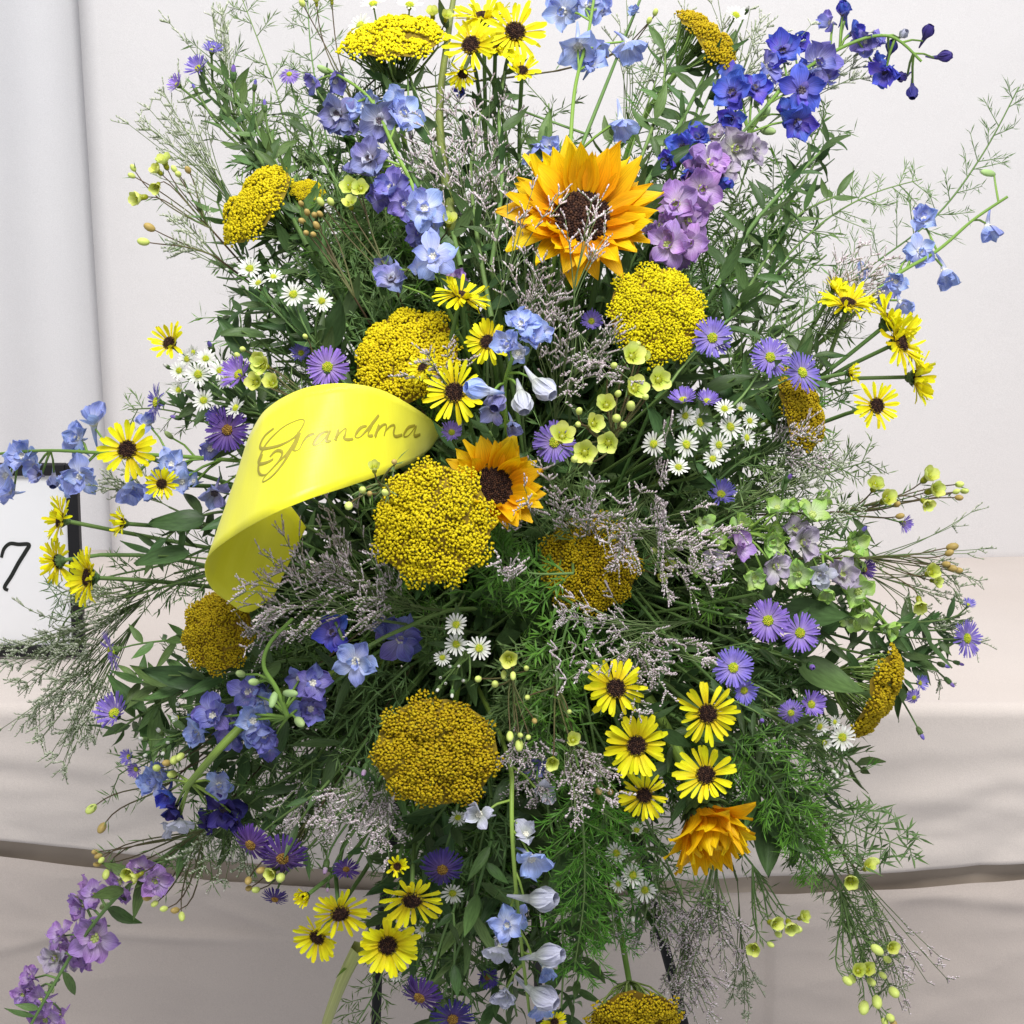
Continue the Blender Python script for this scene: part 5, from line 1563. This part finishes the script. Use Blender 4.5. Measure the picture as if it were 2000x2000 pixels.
wax('lime waxflower sprig sticking out at the right edge', [(1708, 950, 22, .3, .1, .5), (1730, 976, 24, .3, .3, .3), (1811, 932, 24, .3, .4, .5), (1822, 958, 24, .3, .6, .2), (1808, 982, 19, .3, .4, -.4), (1874, 946, 11, 'b'), (1884, 959, 10, 'b'), (1868, 960, 9, 'b'), (1873, 972, 10, 'a'), (1752, 985, 10, 'a'), (1758, 1008, 10, 'a')], dd=.03, base=(1640, 1000), needles=70)
wax('waxflower twig with amber buds at the right edge', [(1817, 1118, 22, .3, .3, .3), (1826, 1135, 16, .3), (1796, 1178, 22, .3, 0, -.7), (1860, 1068, 13, 'a'), (1854, 1080, 11, 'a'), (1860, 1110, 12, 'a'), (1848, 1102, 11, 'a'), (1872, 1114, 10, 'a')], dd=.02, base=(1690, 1090), needles=44)
wax('waxflower sprig with hanging buds above the hanging delphinium', [(994, 1286, 22, .45), (984, 1318, 10, 'b', 0, -.8), (1002, 1320, 10, 'b', 0, -.8), (996, 1438, 12, 'b', 0, -.7), (1014, 1456, 14, 'b', 0, -.7), (967, 1336, 12, 'b'), (934, 1326, 11, 'b'), (1016, 1436, 9, 'b'), (1032, 1440, 9, 'b'), (1044, 1408, 9, 'a'), (1028, 1305, 9, 'b')], dd=.035)
wax('waxflower twig with two cupped flowers left of the lower daisies', [(1079, 1487, 20, .3, -.1, -.3), (1119, 1446, 19, .3, 0, .4), (1112, 1390, 8, 'b'), (1030, 1362, 9, 'b'), (1170, 1545, 12, 'a'), (1192, 1547, 11, 'a')], dd=.04, base=(1085, 1340))
wax('waxflower tip poking over the lower ribbon edge', [(731, 915, 17, .3, 0, .6), (681, 988, 14, 'b', 0, -.2), (752, 962, 11, 'b'), (708, 957, 12, 'b'), (722, 964, 9, 'a'), (770, 902, 9, 'a')], dd=.125, base=(745, 950), needles=26, tail=False)
wax('lime waxflower cluster at the lower right in front of the skirt', [(1510, 1803, 21, .3), (1542, 1806, 21, .3, .1, -.4), (1567, 1792, 17, .3, .5, .4), (1473, 1850, 19, .3, -.3, -.2), (1520, 1825, 10, 'b'), (1505, 1845, 9, 'b'), (1556, 1815, 14, 'b')], dd=.03, base=(1470, 1690), needles=80, smat='stem')
wax('pale lime waxflowers over the hem at the right', [(1661, 1719, 23, .3, -.1, -.2), (1694, 1694, 19, .3, .3, .5), (1706, 1682, 14, 'b')], dd=.03, base=(1620, 1620), needles=26)
wax('lime waxflower cluster hanging at the bottom right', [(1676, 1897, 20, .3, 0, .4), (1692, 1894, 20, .3, .2, .4), (1740, 1850, 18, .3, .2, .2), (1713, 1855, 15, 'b'), (1713, 1957, 17, 'b', 0, -.5), (1746, 1938, 16, 'b', .3, -.3), (1687, 1968, 18, 'b', -.2, -.5), (1655, 1916, 13, 'b'), (1739, 1988, 13, 'b'), (1724, 1905, 10, 'b'), (1733, 1874, 11, 'b'), (1728, 1996, 11, 'b'), (1664, 1912, 11, 'b'), (1745, 1998, 10, 'a'), (1702, 1918, 12, 'b')], dd=.03, base=(1640, 1740), needles=190, smat='stem')
wax('waxflower buds over the hanging larkspur at the left', [(250, 1704, 20, .3, 0, -.1), (268, 1711, 17, .3), (207, 1708, 12, 'b', -.1, -.7), (192, 1672, 9, 'a'), (190, 1688, 9, 'a'), (198, 1680, 9, 'b'), (186, 1664, 9, 'a'), (288, 1753, 12, 'a', -.5, 0), (320, 1775, 10, 'b'), (342, 1778, 11, 'a'), (355, 1790, 11, 'b', .2, -.7), (302, 1765, 10, 'b')], dd=.035, base=(400, 1620), needles=60)
wax('waxflower twig with single buds left of the cut stem', [(178, 1580, 14, 'b', -.6, -.5), (199, 1617, 13, 'a', -.4, -.7)], dd=.02, base=(330, 1530), needles=26)
wax('olive waxflower buds among the nodding dark asters', [(531, 1706, 17, .3), (548, 1714, 15, 'b'), (485, 1720, 12, 'a'), (500, 1738, 11, 'b'), (510, 1700, 12, 'a'), (486, 1735, 10, 'a')], dd=.05, needles=20)
wax('yellow waxflower buds beside the cut delphinium stem', [(341, 1484, 14, 'b'), (352, 1478, 12, 'b'), (306, 1500, 12, 'b'), (336, 1512, 13, 'b'), (325, 1490, 11, 'a')], dd=.045, needles=16)
wax('lime waxflowers in bud at the top left edge', [(618, 4, 12, .3), (648, 0, 12, .3), (590, 6, 10, 'b'), (845, 28, 17, .3, 0, .6), (872, 34, 16, .3, .2, .5), (1268, 40, 9, 'b'), (1280, 24, 9, 'b')], dd=.02, base=(690, 200), needles=60)
wax('dim green waxflowers right of the shaded yarrow', [(1302, 1102, 18, .4), (1278, 1075, 12, 'b'), (1290, 1125, 14, .4)], dd=-.01)

# ------------------------------------------------------------------ limonium
L = [
    ('pinkish limonium spray upright left of the large sunflower', 950, 620, 915, 225, 110, 22, 'limo', {}),
    ('pinkish limonium spray across the left petals of the large sunflower', 960, 640, 1050, 350, 75, 10, 'limo', dict(dd1=.07, dd0=.0)),
    ('limonium spray under the large sunflower', 1020, 760, 1040, 510, 100, 20, 'limo', dict(dd1=.03)),
    ('limonium tips in front of the large sunflower disc', 1120, 620, 1130, 395, 50, 6, 'limo', dict(dd1=.085, dd0=.03)),
    ('limonium spray left of the bright yarrow', 1080, 860, 1120, 630, 90, 18, 'limo', dict(dd1=.04)),
    ('limonium spray trailing between pale buds and waxflowers', 1120, 620, 1170, 770, 60, 8, 'limo', dict(dd1=.06)),
    ('wide limonium spray below the ribbon', 800, 1180, 580, 1100, 120, 26, 'limo', dict(dd1=.06, dd0=.0)),
    ('limonium spray over the ribbon tail', 700, 1200, 500, 1120, 80, 13, 'limo', dict(dd1=.075, dd0=.02)),
    ('limonium spray over the amber yarrow at the left', 640, 1200, 470, 1240, 55, 10, 'limo', dict(dd1=.06)),
    ('grey limonium cloud right of the curled sunflower', 1120, 1150, 1180, 950, 130, 24, 'limo', dict(dd1=.03, dd0=-.09)),
    ('limonium spray over the shaded yarrow', 1280, 960, 1150, 1080, 70, 12, 'limo', dict(dd1=.035)),
    ('dense limonium spray left of the green larkspur', 1180, 1000, 1400, 1110, 90, 22, 'limo', dict(dd1=.05)),
    ('limonium spray spreading above the lower daisies', 1380, 1210, 1090, 1250, 70, 18, 'limo', dict(dd1=.05)),
    ('limonium spray hanging between the lower daisies', 1180, 1180, 1310, 1340, 80, 16, 'limo', dict(dd1=.06)),
    ('limonium spray left of the shaggy daisy', 1060, 1340, 1170, 1560, 55, 18, 'limo', dict(dd1=.055)),
    ('limonium tips above the hanging delphinium', 1000, 1330, 1050, 1500, 55, 10, 'limo', dict(dd1=.03)),
    ('limonium spray hanging left of the low yarrow', 780, 1430, 690, 1640, 80, 24, 'limo', dict(dd1=.055)),
    ('thin limonium spray above the bottom left daisies', 640, 1450, 580, 1620, 70, 12, 'limo', dict(dd1=.03)),
    ('silvery limonium plume reaching to the left edge', 330, 1140, 20, 1330, 110, 34, 'limo_green', dict(dd1=.02, sub=9)),
    ('silvery limonium plume hanging below the card', 300, 1170, 70, 1460, 75, 28, 'limo_green', dict(dd1=.02, sub=9)),
    ('silvery limonium plume under the black frame', 340, 1120, 140, 1220, 60, 14, 'limo_green', dict(dd1=.02)),
    ('grey limonium plume at the upper left against the drape', 520, 480, 290, 190, 80, 22, 'limo_green', dict(dd1=.01)),
    ('grey limonium tips behind the upper left asters', 480, 300, 390, 40, 60, 12, 'limo_green', dict(dd1=.0)),
    ('thin limonium plume left of the tilted yarrow', 470, 560, 350, 400, 60, 10, 'limo_green', dict(dd1=.0)),
    ('grey limonium plume at the top right', 1380, 330, 1500, 20, 110, 22, 'limo_green', dict(dd1=.01)),
    ('thin limonium plume behind the indigo buds', 1480, 260, 1680, 100, 60, 9, 'limo_green', dict(dd1=-.01)),
    ('thin limonium plume at the top centre', 1200, 330, 1290, 10, 70, 12, 'limo_green', dict(dd1=-.01)),
    ('pinkish limonium plume above the right daisies', 1560, 720, 1700, 500, 60, 18, 'limo', dict(dd1=.04)),
    ('limonium plume behind the amber yarrow at the right', 1450, 900, 1600, 860, 60, 14, 'limo', dict(dd1=.03)),
    ('silvery limonium spray above the green larkspur', 1380, 1010, 1640, 930, 70, 20, 'limo_green', dict(dd1=.02)),
    ('wiry limonium spray reaching out at the right edge', 1660, 1090, 1930, 1070, 80, 9, 'limo_green', dict(dd1=.01, per=5, sub=5)),
    ('wiry limonium spray below the right waxflower twig', 1650, 1110, 1880, 1170, 90, 9, 'limo_green', dict(dd1=.01, per=6)),
    ('limonium spray around the far right aster', 1720, 1180, 1880, 1300, 80, 9, 'limo_green', dict(dd1=.01, per=6)),
    ('grey limonium plume hanging under the drooping sunflower', 1400, 1600, 1390, 1900, 60, 24, 'limo', dict(dd1=.01)),
    ('silvery limonium clump at the bottom right of centre', 1330, 1750, 1350, 1980, 55, 20, 'limo', dict(dd1=.02)),
    ('grey limonium plume right of the low yarrow at the bottom', 1280, 1650, 1270, 1850, 60, 14, 'limo', dict(dd1=.0)),
    ('thin limonium plume hanging at the bottom right', 1640, 1650, 1810, 1930, 60, 13, 'limo', dict(dd1=.01, per=6)),
    ('thin limonium plume straight below the drooping sunflower', 1440, 1720, 1460, 2000, 25, 8, 'limo_green', dict(dd1=-.01, per=6)),
    ('brownish limonium plume at the lower left', 520, 1500, 410, 1700, 60, 14, 'limo_green', dict(dd1=.02)),
    ('thin limonium plume beside the far left daisies', 330, 990, 220, 930, 40, 8, 'limo_green', dict(dd1=.0)),
    ('limonium speckles over the curled sunflower', 1080, 1060, 990, 980, 40, 5, 'limo', dict(dd1=.06)),
    ('limonium tips over the yarrow behind the ribbon', 900, 820, 850, 690, 55, 8, 'limo', dict(dd1=.05)),
    ('limonium twig across the right side of the golden yarrow', 1020, 1180, 960, 1090, 35, 5, 'limo', dict(dd1=.07)),
]
for i, (lab, bx, by, tx, ty, sp, nb, mt, kw) in enumerate(L):
    limonium(lab, bx, by, tx, ty, sp, nb, mt, seed=i, **kw)

# ------------------------------------------------------------------ ferns
fern('asparagus fern arching at the upper right edge', [(1560, 620), (1700, 520), (1830, 420), (1920, 300), (1990, 170)], 26, (50, 110), 16, (16, 32), 2.2, seed=1, dd=-.02)
fern('asparagus fern twig behind the right blue delphinium', [(1480, 560), (1600, 440), (1700, 380), (1800, 350)], 20, (45, 95), 14, (16, 30), 2.2, seed=2, dd=-.02)
fern('asparagus fern reaching up left of the top yarrow', [(640, 560), (590, 380), (540, 180), (470, -10)], 26, (50, 105), 17, (16, 34), 2.6, seed=3, dd=-.02)
fern('asparagus fern behind the slate delphinium', [(700, 560), (650, 330), (610, 120), (600, -20)], 26, (50, 105), 17, (16, 34), 2.6, seed=4, dd=-.03)
fern('asparagus fern below the amber waxflower buds', [(760, 680), (690, 560), (620, 480), (560, 420)], 26, (50, 110), 18, (16, 34), 3, seed=5, dd=-.02)
fern('asparagus fern left of the slate delphinium', [(760, 620), (700, 470), (640, 330), (560, 250)], 26, (50, 110), 18, (16, 34), 3, seed=6, dd=-.03)
fern('asparagus fern behind the left aster spray', [(560, 900), (430, 830), (320, 800), (250, 800)], 14, (40, 80), 12, (14, 26), 2.2, seed=7, dd=-.03)
fern('asparagus fern under the left daisies', [(430, 1060), (330, 1100), (200, 1130), (90, 1170)], 20, (50, 100), 14, (16, 34), 2.4, seed=8, dd=-.02)
fern('dark asparagus fern along the black frame', [(420, 1120), (270, 1160), (140, 1200), (110, 1270)], 16, (40, 70), 14, (12, 24), 2.2, seed=9, dd=-.02)
fern('green fern in the centre below the golden yarrow', [(1120, 1120), (1040, 1120), (990, 1100), (960, 1060)], 18, (50, 90), 16, (22, 40), 4, 'fern_light', seed=10, dd=-.005)
fern('leafy green fern left of the limonium at the lower centre', [(1120, 1180), (1090, 1290), (1075, 1400), (1060, 1500)], 30, (50, 95), 18, (22, 42), 4, 'fern_light', seed=11, dd=.0)
fern('dark fern right of the low yarrow', [(1080, 1240), (1020, 1340), (1000, 1420)], 18, (50, 90), 16, (22, 40), 4, 'fern', seed=12, dd=-.01)
fern('fluffy bright green fern right of the hanging delphinium', [(1130, 1500), (1140, 1640), (1140, 1760), (1120, 1900)], 40, (60, 110), 30, (14, 30), 1.9, 'fern_bright', seed=13, dd=.03)
fern('fluffy green fern at the bottom right of centre', [(1180, 1560), (1190, 1700), (1200, 1840)], 30, (60, 110), 26, (14, 30), 1.9, 'fern_bright', seed=14, dd=.01)
fern('fluffy green fern right of the drooping sunflower', [(1430, 1440), (1510, 1530), (1560, 1620), (1600, 1690)], 34, (60, 110), 28, (16, 34), 2.1, 'fern_bright', seed=15, dd=.02)
fern('asparagus fern over the hem at the lower right', [(1480, 1420), (1600, 1560), (1680, 1620), (1785, 1660)], 22, (60, 110), 10, (30, 56), 5, 'fern', seed=16, dd=.01)
fern('thin fern hanging over the skirt at the right', [(1560, 1560), (1620, 1680), (1660, 1800), (1700, 1900)], 22, (50, 90), 14, (14, 30), 2.2, 'fern', seed=17, dd=.0)
fern('green fern around the hanging waxflowers at the bottom right', [(1560, 1600), (1640, 1720), (1690, 1820), (1740, 1930)], 30, (50, 90), 18, (16, 32), 2.4, 'fern', seed=40, dd=.0)
fern('dark fern over the right easel leg', [(1240, 1560), (1300, 1680), (1340, 1760), (1390, 1800)], 18, (50, 90), 12, (20, 40), 3, 'fern', seed=18, dd=-.02)
fern('dark fern at the left easel leg', [(820, 1640), (770, 1800), (740, 1920), (690, 2010)], 20, (50, 90), 14, (16, 34), 2.6, 'fern', seed=19, dd=-.02)
fern('wispy fern at the lower left of the nodding asters', [(620, 1480), (500, 1560), (420, 1630), (350, 1700)], 24, (50, 90), 16, (16, 34), 2.6, 'fern', seed=20, dd=.0)
fern('dark fern hanging above the bottom left daisies', [(720, 1440), (640, 1560), (600, 1640), (560, 1660)], 22, (50, 90), 16, (18, 36), 3, 'fern', seed=21, dd=-.01)
fern('green fern left of the low yarrow', [(800, 1300), (690, 1400), (600, 1480), (560, 1540)], 24, (50, 95), 16, (18, 38), 3, 'fern', seed=22, dd=-.02)
fern('fern behind the green larkspur', [(1350, 1050), (1480, 980), (1600, 930), (1700, 900)], 24, (50, 95), 14, (16, 34), 2.6, 'fern', seed=23, dd=-.02)
fern('fern below the amber yarrow at the right', [(1340, 1000), (1450, 900), (1540, 880), (1620, 880)], 22, (50, 95), 16, (18, 36), 3, 'fern', seed=24, dd=-.03)
fern('fern right of the large sunflower', [(1200, 720), (1330, 600), (1440, 520), (1540, 420)], 28, (50, 105), 14, (16, 34), 2.6, 'fern', seed=25, dd=-.03)
fern('fern behind the right daisies', [(1400, 780), (1500, 680), (1600, 620), (1660, 570)], 26, (50, 100), 16, (16, 34), 2.8, 'fern', seed=26, dd=-.02)
fern('fern at the top centre behind the hanging bells', [(1180, 480), (1230, 300), (1280, 160), (1310, 40)], 22, (50, 95), 12, (16, 34), 2.6, 'fern', seed=27, dd=-.03)
fern('fern behind the top bunch of daisies', [(960, 520), (900, 380), (860, 260), (850, 140)], 24, (50, 95), 14, (16, 34), 3, 'fern', seed=28, dd=-.03)
fern('fern hanging at the bottom centre', [(960, 1560), (930, 1700), (920, 1850), (900, 2000)], 26, (50, 95), 14, (22, 44), 4, 'fern', seed=29, dd=-.01)
fern('fern below the violet asters at the lower right', [(1380, 1260), (1480, 1360), (1560, 1430), (1640, 1500)], 26, (50, 95), 16, (18, 36), 3, 'fern', seed=30, dd=-.01)
fern('fern in the shade beside the curled sunflower', [(1180, 1080), (1130, 1000), (1100, 930)], 18, (50, 95), 14, (18, 36), 3, 'fern', seed=31, dd=-.03)
fern('fern under the violet blue delphinium', [(700, 1260), (560, 1330), (440, 1370), (330, 1360)], 22, (50, 95), 16, (18, 36), 3, 'fern', seed=32, dd=-.02)

# ------------------------------------------------------------------ leafy stems and broad leaves
leafy('dark leafy aster stem at the upper left', [(640, 520), (570, 380), (500, 250), (440, 150)], 34, (45, 85), 'leaf_mid', dd=.0, r=.002)
leafy('dark leafy aster stem left of the upper left ferns', [(600, 480), (520, 330), (450, 230), (390, 170)], 28, (45, 80), 'leaf', dd=.0, r=.002)
leafy('leafy stem behind the tilted yarrow', [(680, 640), (590, 520), (540, 460)], 18, (60, 110), 'leaf', dd=-.02)
leafy('leafy stem with buds right of the lilac larkspur', [(1400, 560), (1470, 440), (1560, 340), (1630, 270)], 26, (50, 95), 'leaf', dd=.01, r=.002)
leafy('second leafy stem right of the lilac larkspur', [(1440, 600), (1500, 500), (1560, 420), (1640, 380)], 20, (50, 90), 'leaf_mid', dd=.0)
leafy('leafy stem below the amber yarrow at the top', [(1180, 480), (1280, 330), (1340, 220), (1390, 120)], 30, (60, 115), 'leaf', dd=.0, r=.0025)
leafy('narrow leaved stem right of the hanging bells', [(1160, 480), (1230, 360), (1290, 200), (1300, 100)], 24, (55, 100), 'leaf_mid', dd=-.01, r=.002)
leafy('leafy stem under the top yellow yarrow', [(900, 520), (860, 350), (830, 240), (790, 120)], 26, (50, 95), 'leaf', dd=-.01, r=.002)
leafy('leafy stem behind the top daisies', [(960, 520), (980, 360), (975, 230), (985, 140)], 18, (55, 95), 'leaf', dd=.0, r=.002)
leafy('thick light stem rising through the top left of centre', [(880, 420), (858, 230), (876, 60), (892, -40)], 4, (60, 90), 'leaf', dd=.0, r=.0038, smat='stem_olive')
leafy('leafy stem left of the ribbon', [(640, 860), (520, 800), (430, 780), (360, 790)], 26, (50, 100), 'leaf', dd=.0)
leafy('dark leafy stem behind the far left daisies', [(560, 1010), (430, 1000), (350, 1030), (300, 1080)], 22, (60, 115), 'leaf', dd=.0)
leafy('dark leafy stem under the left yarrow', [(560, 1290), (430, 1320), (340, 1340), (270, 1330)], 28, (60, 115), 'leaf_mid', dd=.01)
leafy('dark leafy stem beside the lime buds at the left', [(540, 1400), (430, 1450), (350, 1440), (290, 1410)], 20, (55, 100), 'leaf', dd=.0)
leafy('leafy stem below the green larkspur', [(1480, 1160), (1600, 1250), (1700, 1280), (1780, 1300)], 26, (50, 105), 'leaf', dd=.0)
leafy('leafy stem behind the far right aster', [(1560, 1130), (1680, 1210), (1780, 1230), (1860, 1230)], 22, (50, 95), 'leaf', dd=-.01)
leafy('leafy stem under the right asters', [(1300, 880), (1420, 800), (1520, 740), (1600, 690)], 26, (60, 110), 'leaf', dd=-.01)
leafy('leafy stem right of the bright yarrow', [(1280, 780), (1380, 660), (1480, 580), (1540, 500)], 26, (55, 105), 'leaf', dd=-.01)
leafy('light leafy stem at the bottom centre', [(960, 1640), (920, 1780), (880, 1900), (850, 2010)], 24, (60, 115), 'leaf_mid', dd=.0)
leafy('leafy stem at the bottom left of the hanging delphinium', [(880, 1560), (800, 1680), (760, 1790)], 24, (55, 100), 'leaf', dd=-.02)
leafy('leafy stem at the bottom beside the easel leg', [(1100, 1640), (1140, 1800), (1120, 1960)], 24, (55, 105), 'leaf_mid', dd=-.03)
leafy('leafy stem behind the lower daisies', [(1180, 1320), (1300, 1440), (1360, 1560)], 26, (60, 110), 'leaf', dd=-.02)
leafy('leafy stem at the lower right of the drooping sunflower', [(1320, 1400), (1460, 1520), (1560, 1600)], 24, (60, 110), 'leaf_mid', dd=-.02)
leafy('leafy stem left of the nodding asters', [(680, 1440), (560, 1560), (440, 1640)], 24, (55, 105), 'leaf', dd=-.01)
leafy('pale thick cut stem at the bottom left', [(700, 1850), (670, 1910), (640, 1990), (628, 2040)], 2, (30, 40), 'leaf_light', dd=.03, r=.0058, smat='stem_pale' if 'stem_pale' in MT else 'stem_light', tail=False)

BL = [('broad dark leaf behind the upper white asters', 590, 690, 100, 150, 'leaf', {}), ('broad leaf left of the yarrow behind the ribbon', 640, 680, 60, 130, 'leaf', {}),
      ('broad green leaf under the violet asters at the right', 1380, 765, 25, 110, 'leaf', dict(dd=-.01)), ('broad dark leaf at the right above the amber yarrow', 1540, 740, 60, 110, 'leaf', {}),
      ('broad leaf behind the side seen yarrow', 1560, 1290, -40, 170, 'leaf_mid', {}), ('broad leaf above the violet aster cluster at the right', 1530, 1190, -15, 150, 'leaf', {}),
      ('big dark leaf right of the drooping sunflower', 1490, 1580, -60, 150, 'leaf', dict(dd=-.02)), ('big dark leaf hanging below the fluffy fern', 1500, 1560, -85, 170, 'leaf', dict(dd=-.03)),
      ('dark leaf left of the ribbon over the daisy stems', 400, 1010, 200, 120, 'leaf', dict(dd=.01)), ('dark leaf below the left daisy stems', 370, 1080, 185, 110, 'leaf', dict(dd=.01)),
      ('dark leaf at the left under the amber yarrow', 400, 1330, 170, 130, 'leaf', dict(dd=.01)), ('grey green leaf above the large sunflower', 1080, 320, 150, 90, 'leaf_mid', dict(dd=.02)),
      ('narrow upright leaf left of the large sunflower', 1060, 290, 80, 80, 'leaf_mid', dict(dd=.0)), ('leaf between ribbon end and curled sunflower', 890, 990, 100, 120, 'leaf_mid', dict(dd=.0)),
      ('leaf under the left white aster spray', 480, 700, 120, 100, 'leaf', dict(dd=.0)), ('leaf left of the white asters', 520, 660, 165, 90, 'leaf', dict(dd=.0)),
      ('leaf low behind the hanging delphinium', 960, 1750, -120, 90, 'leaf', dict(dd=-.02)), ('leaf right of the hanging delphinium', 1090, 1720, -60, 120, 'leaf', dict(dd=-.02))]
for lab, x, y, an, l, k, kw in BL:
    broad_leaf(lab, x, y, an, l, k, **kw)

for i, (lab, bx, by, tx, ty, sp, nb, mt, kw) in enumerate([
    ('dense pinkish limonium spray between slate delphinium and large sunflower', 940, 560, 890, 300, 80, 20, 'limo', dict(dd1=.02)),
    ('pinkish limonium spray behind the top daisies', 960, 480, 930, 180, 60, 12, 'limo', dict(dd1=.0)),
    ('limonium spray below the ribbon in front of the shaded florets', 860, 1210, 690, 1140, 70, 14, 'limo', dict(dd1=.06)),
    ('limonium cloud above the white asters at the right', 1250, 960, 1300, 960, 110, 16, 'limo', dict(dd1=.04)),
    ('limonium tips at the right of the low yarrow', 1060, 1380, 1000, 1560, 60, 10, 'limo', dict(dd1=.02)),
]):
    limonium(lab, bx, by, tx, ty, sp, nb, mt, seed=60 + i, **kw)
leafy('leafy stem between slate delphinium and large sunflower', [(960, 620), (930, 450), (920, 320), (940, 220)], 26, (60, 110), 'leaf', dd=-.01, r=.002)
leafy('second leafy stem under the top yellow yarrow', [(880, 480), (800, 330), (760, 220), (740, 130)], 24, (50, 95), 'leaf_mid', dd=-.02, r=.002)
leafy('leafy stem at the left above the white asters', [(640, 720), (560, 620), (500, 600), (450, 620)], 22, (55, 100), 'leaf', dd=.0)
leafy('leafy stem behind the violet blue delphinium', [(700, 1300), (560, 1400), (470, 1480), (400, 1560)], 26, (55, 100), 'leaf', dd=-.01)
leafy('leafy stem at the right of the lower daisies', [(1300, 1240), (1440, 1380), (1500, 1480), (1540, 1560)], 26, (55, 100), 'leaf', dd=-.01)

for k, (lab, path, kk) in enumerate([
    ('dark leafy stem behind the hanging delphinium', [(1000, 1500), (985, 1680), (975, 1830), (960, 1990)], 'leaf'),
    ('dark leafy stem right of the hanging delphinium at the bottom', [(1060, 1520), (1090, 1700), (1100, 1860), (1095, 1990)], 'leaf'),
    ('dark leafy stem at the lower right behind the fluffy fern', [(1360, 1380), (1470, 1470), (1530, 1570), (1560, 1660)], 'leaf'),
    ('dark leafy stem low between the bottom left daisies and the yarrow', [(850, 1560), (840, 1700), (860, 1850), (850, 1990)], 'leaf'),
]):
    leafy(lab, path, 30, (55, 105), kk, dd=-.025)
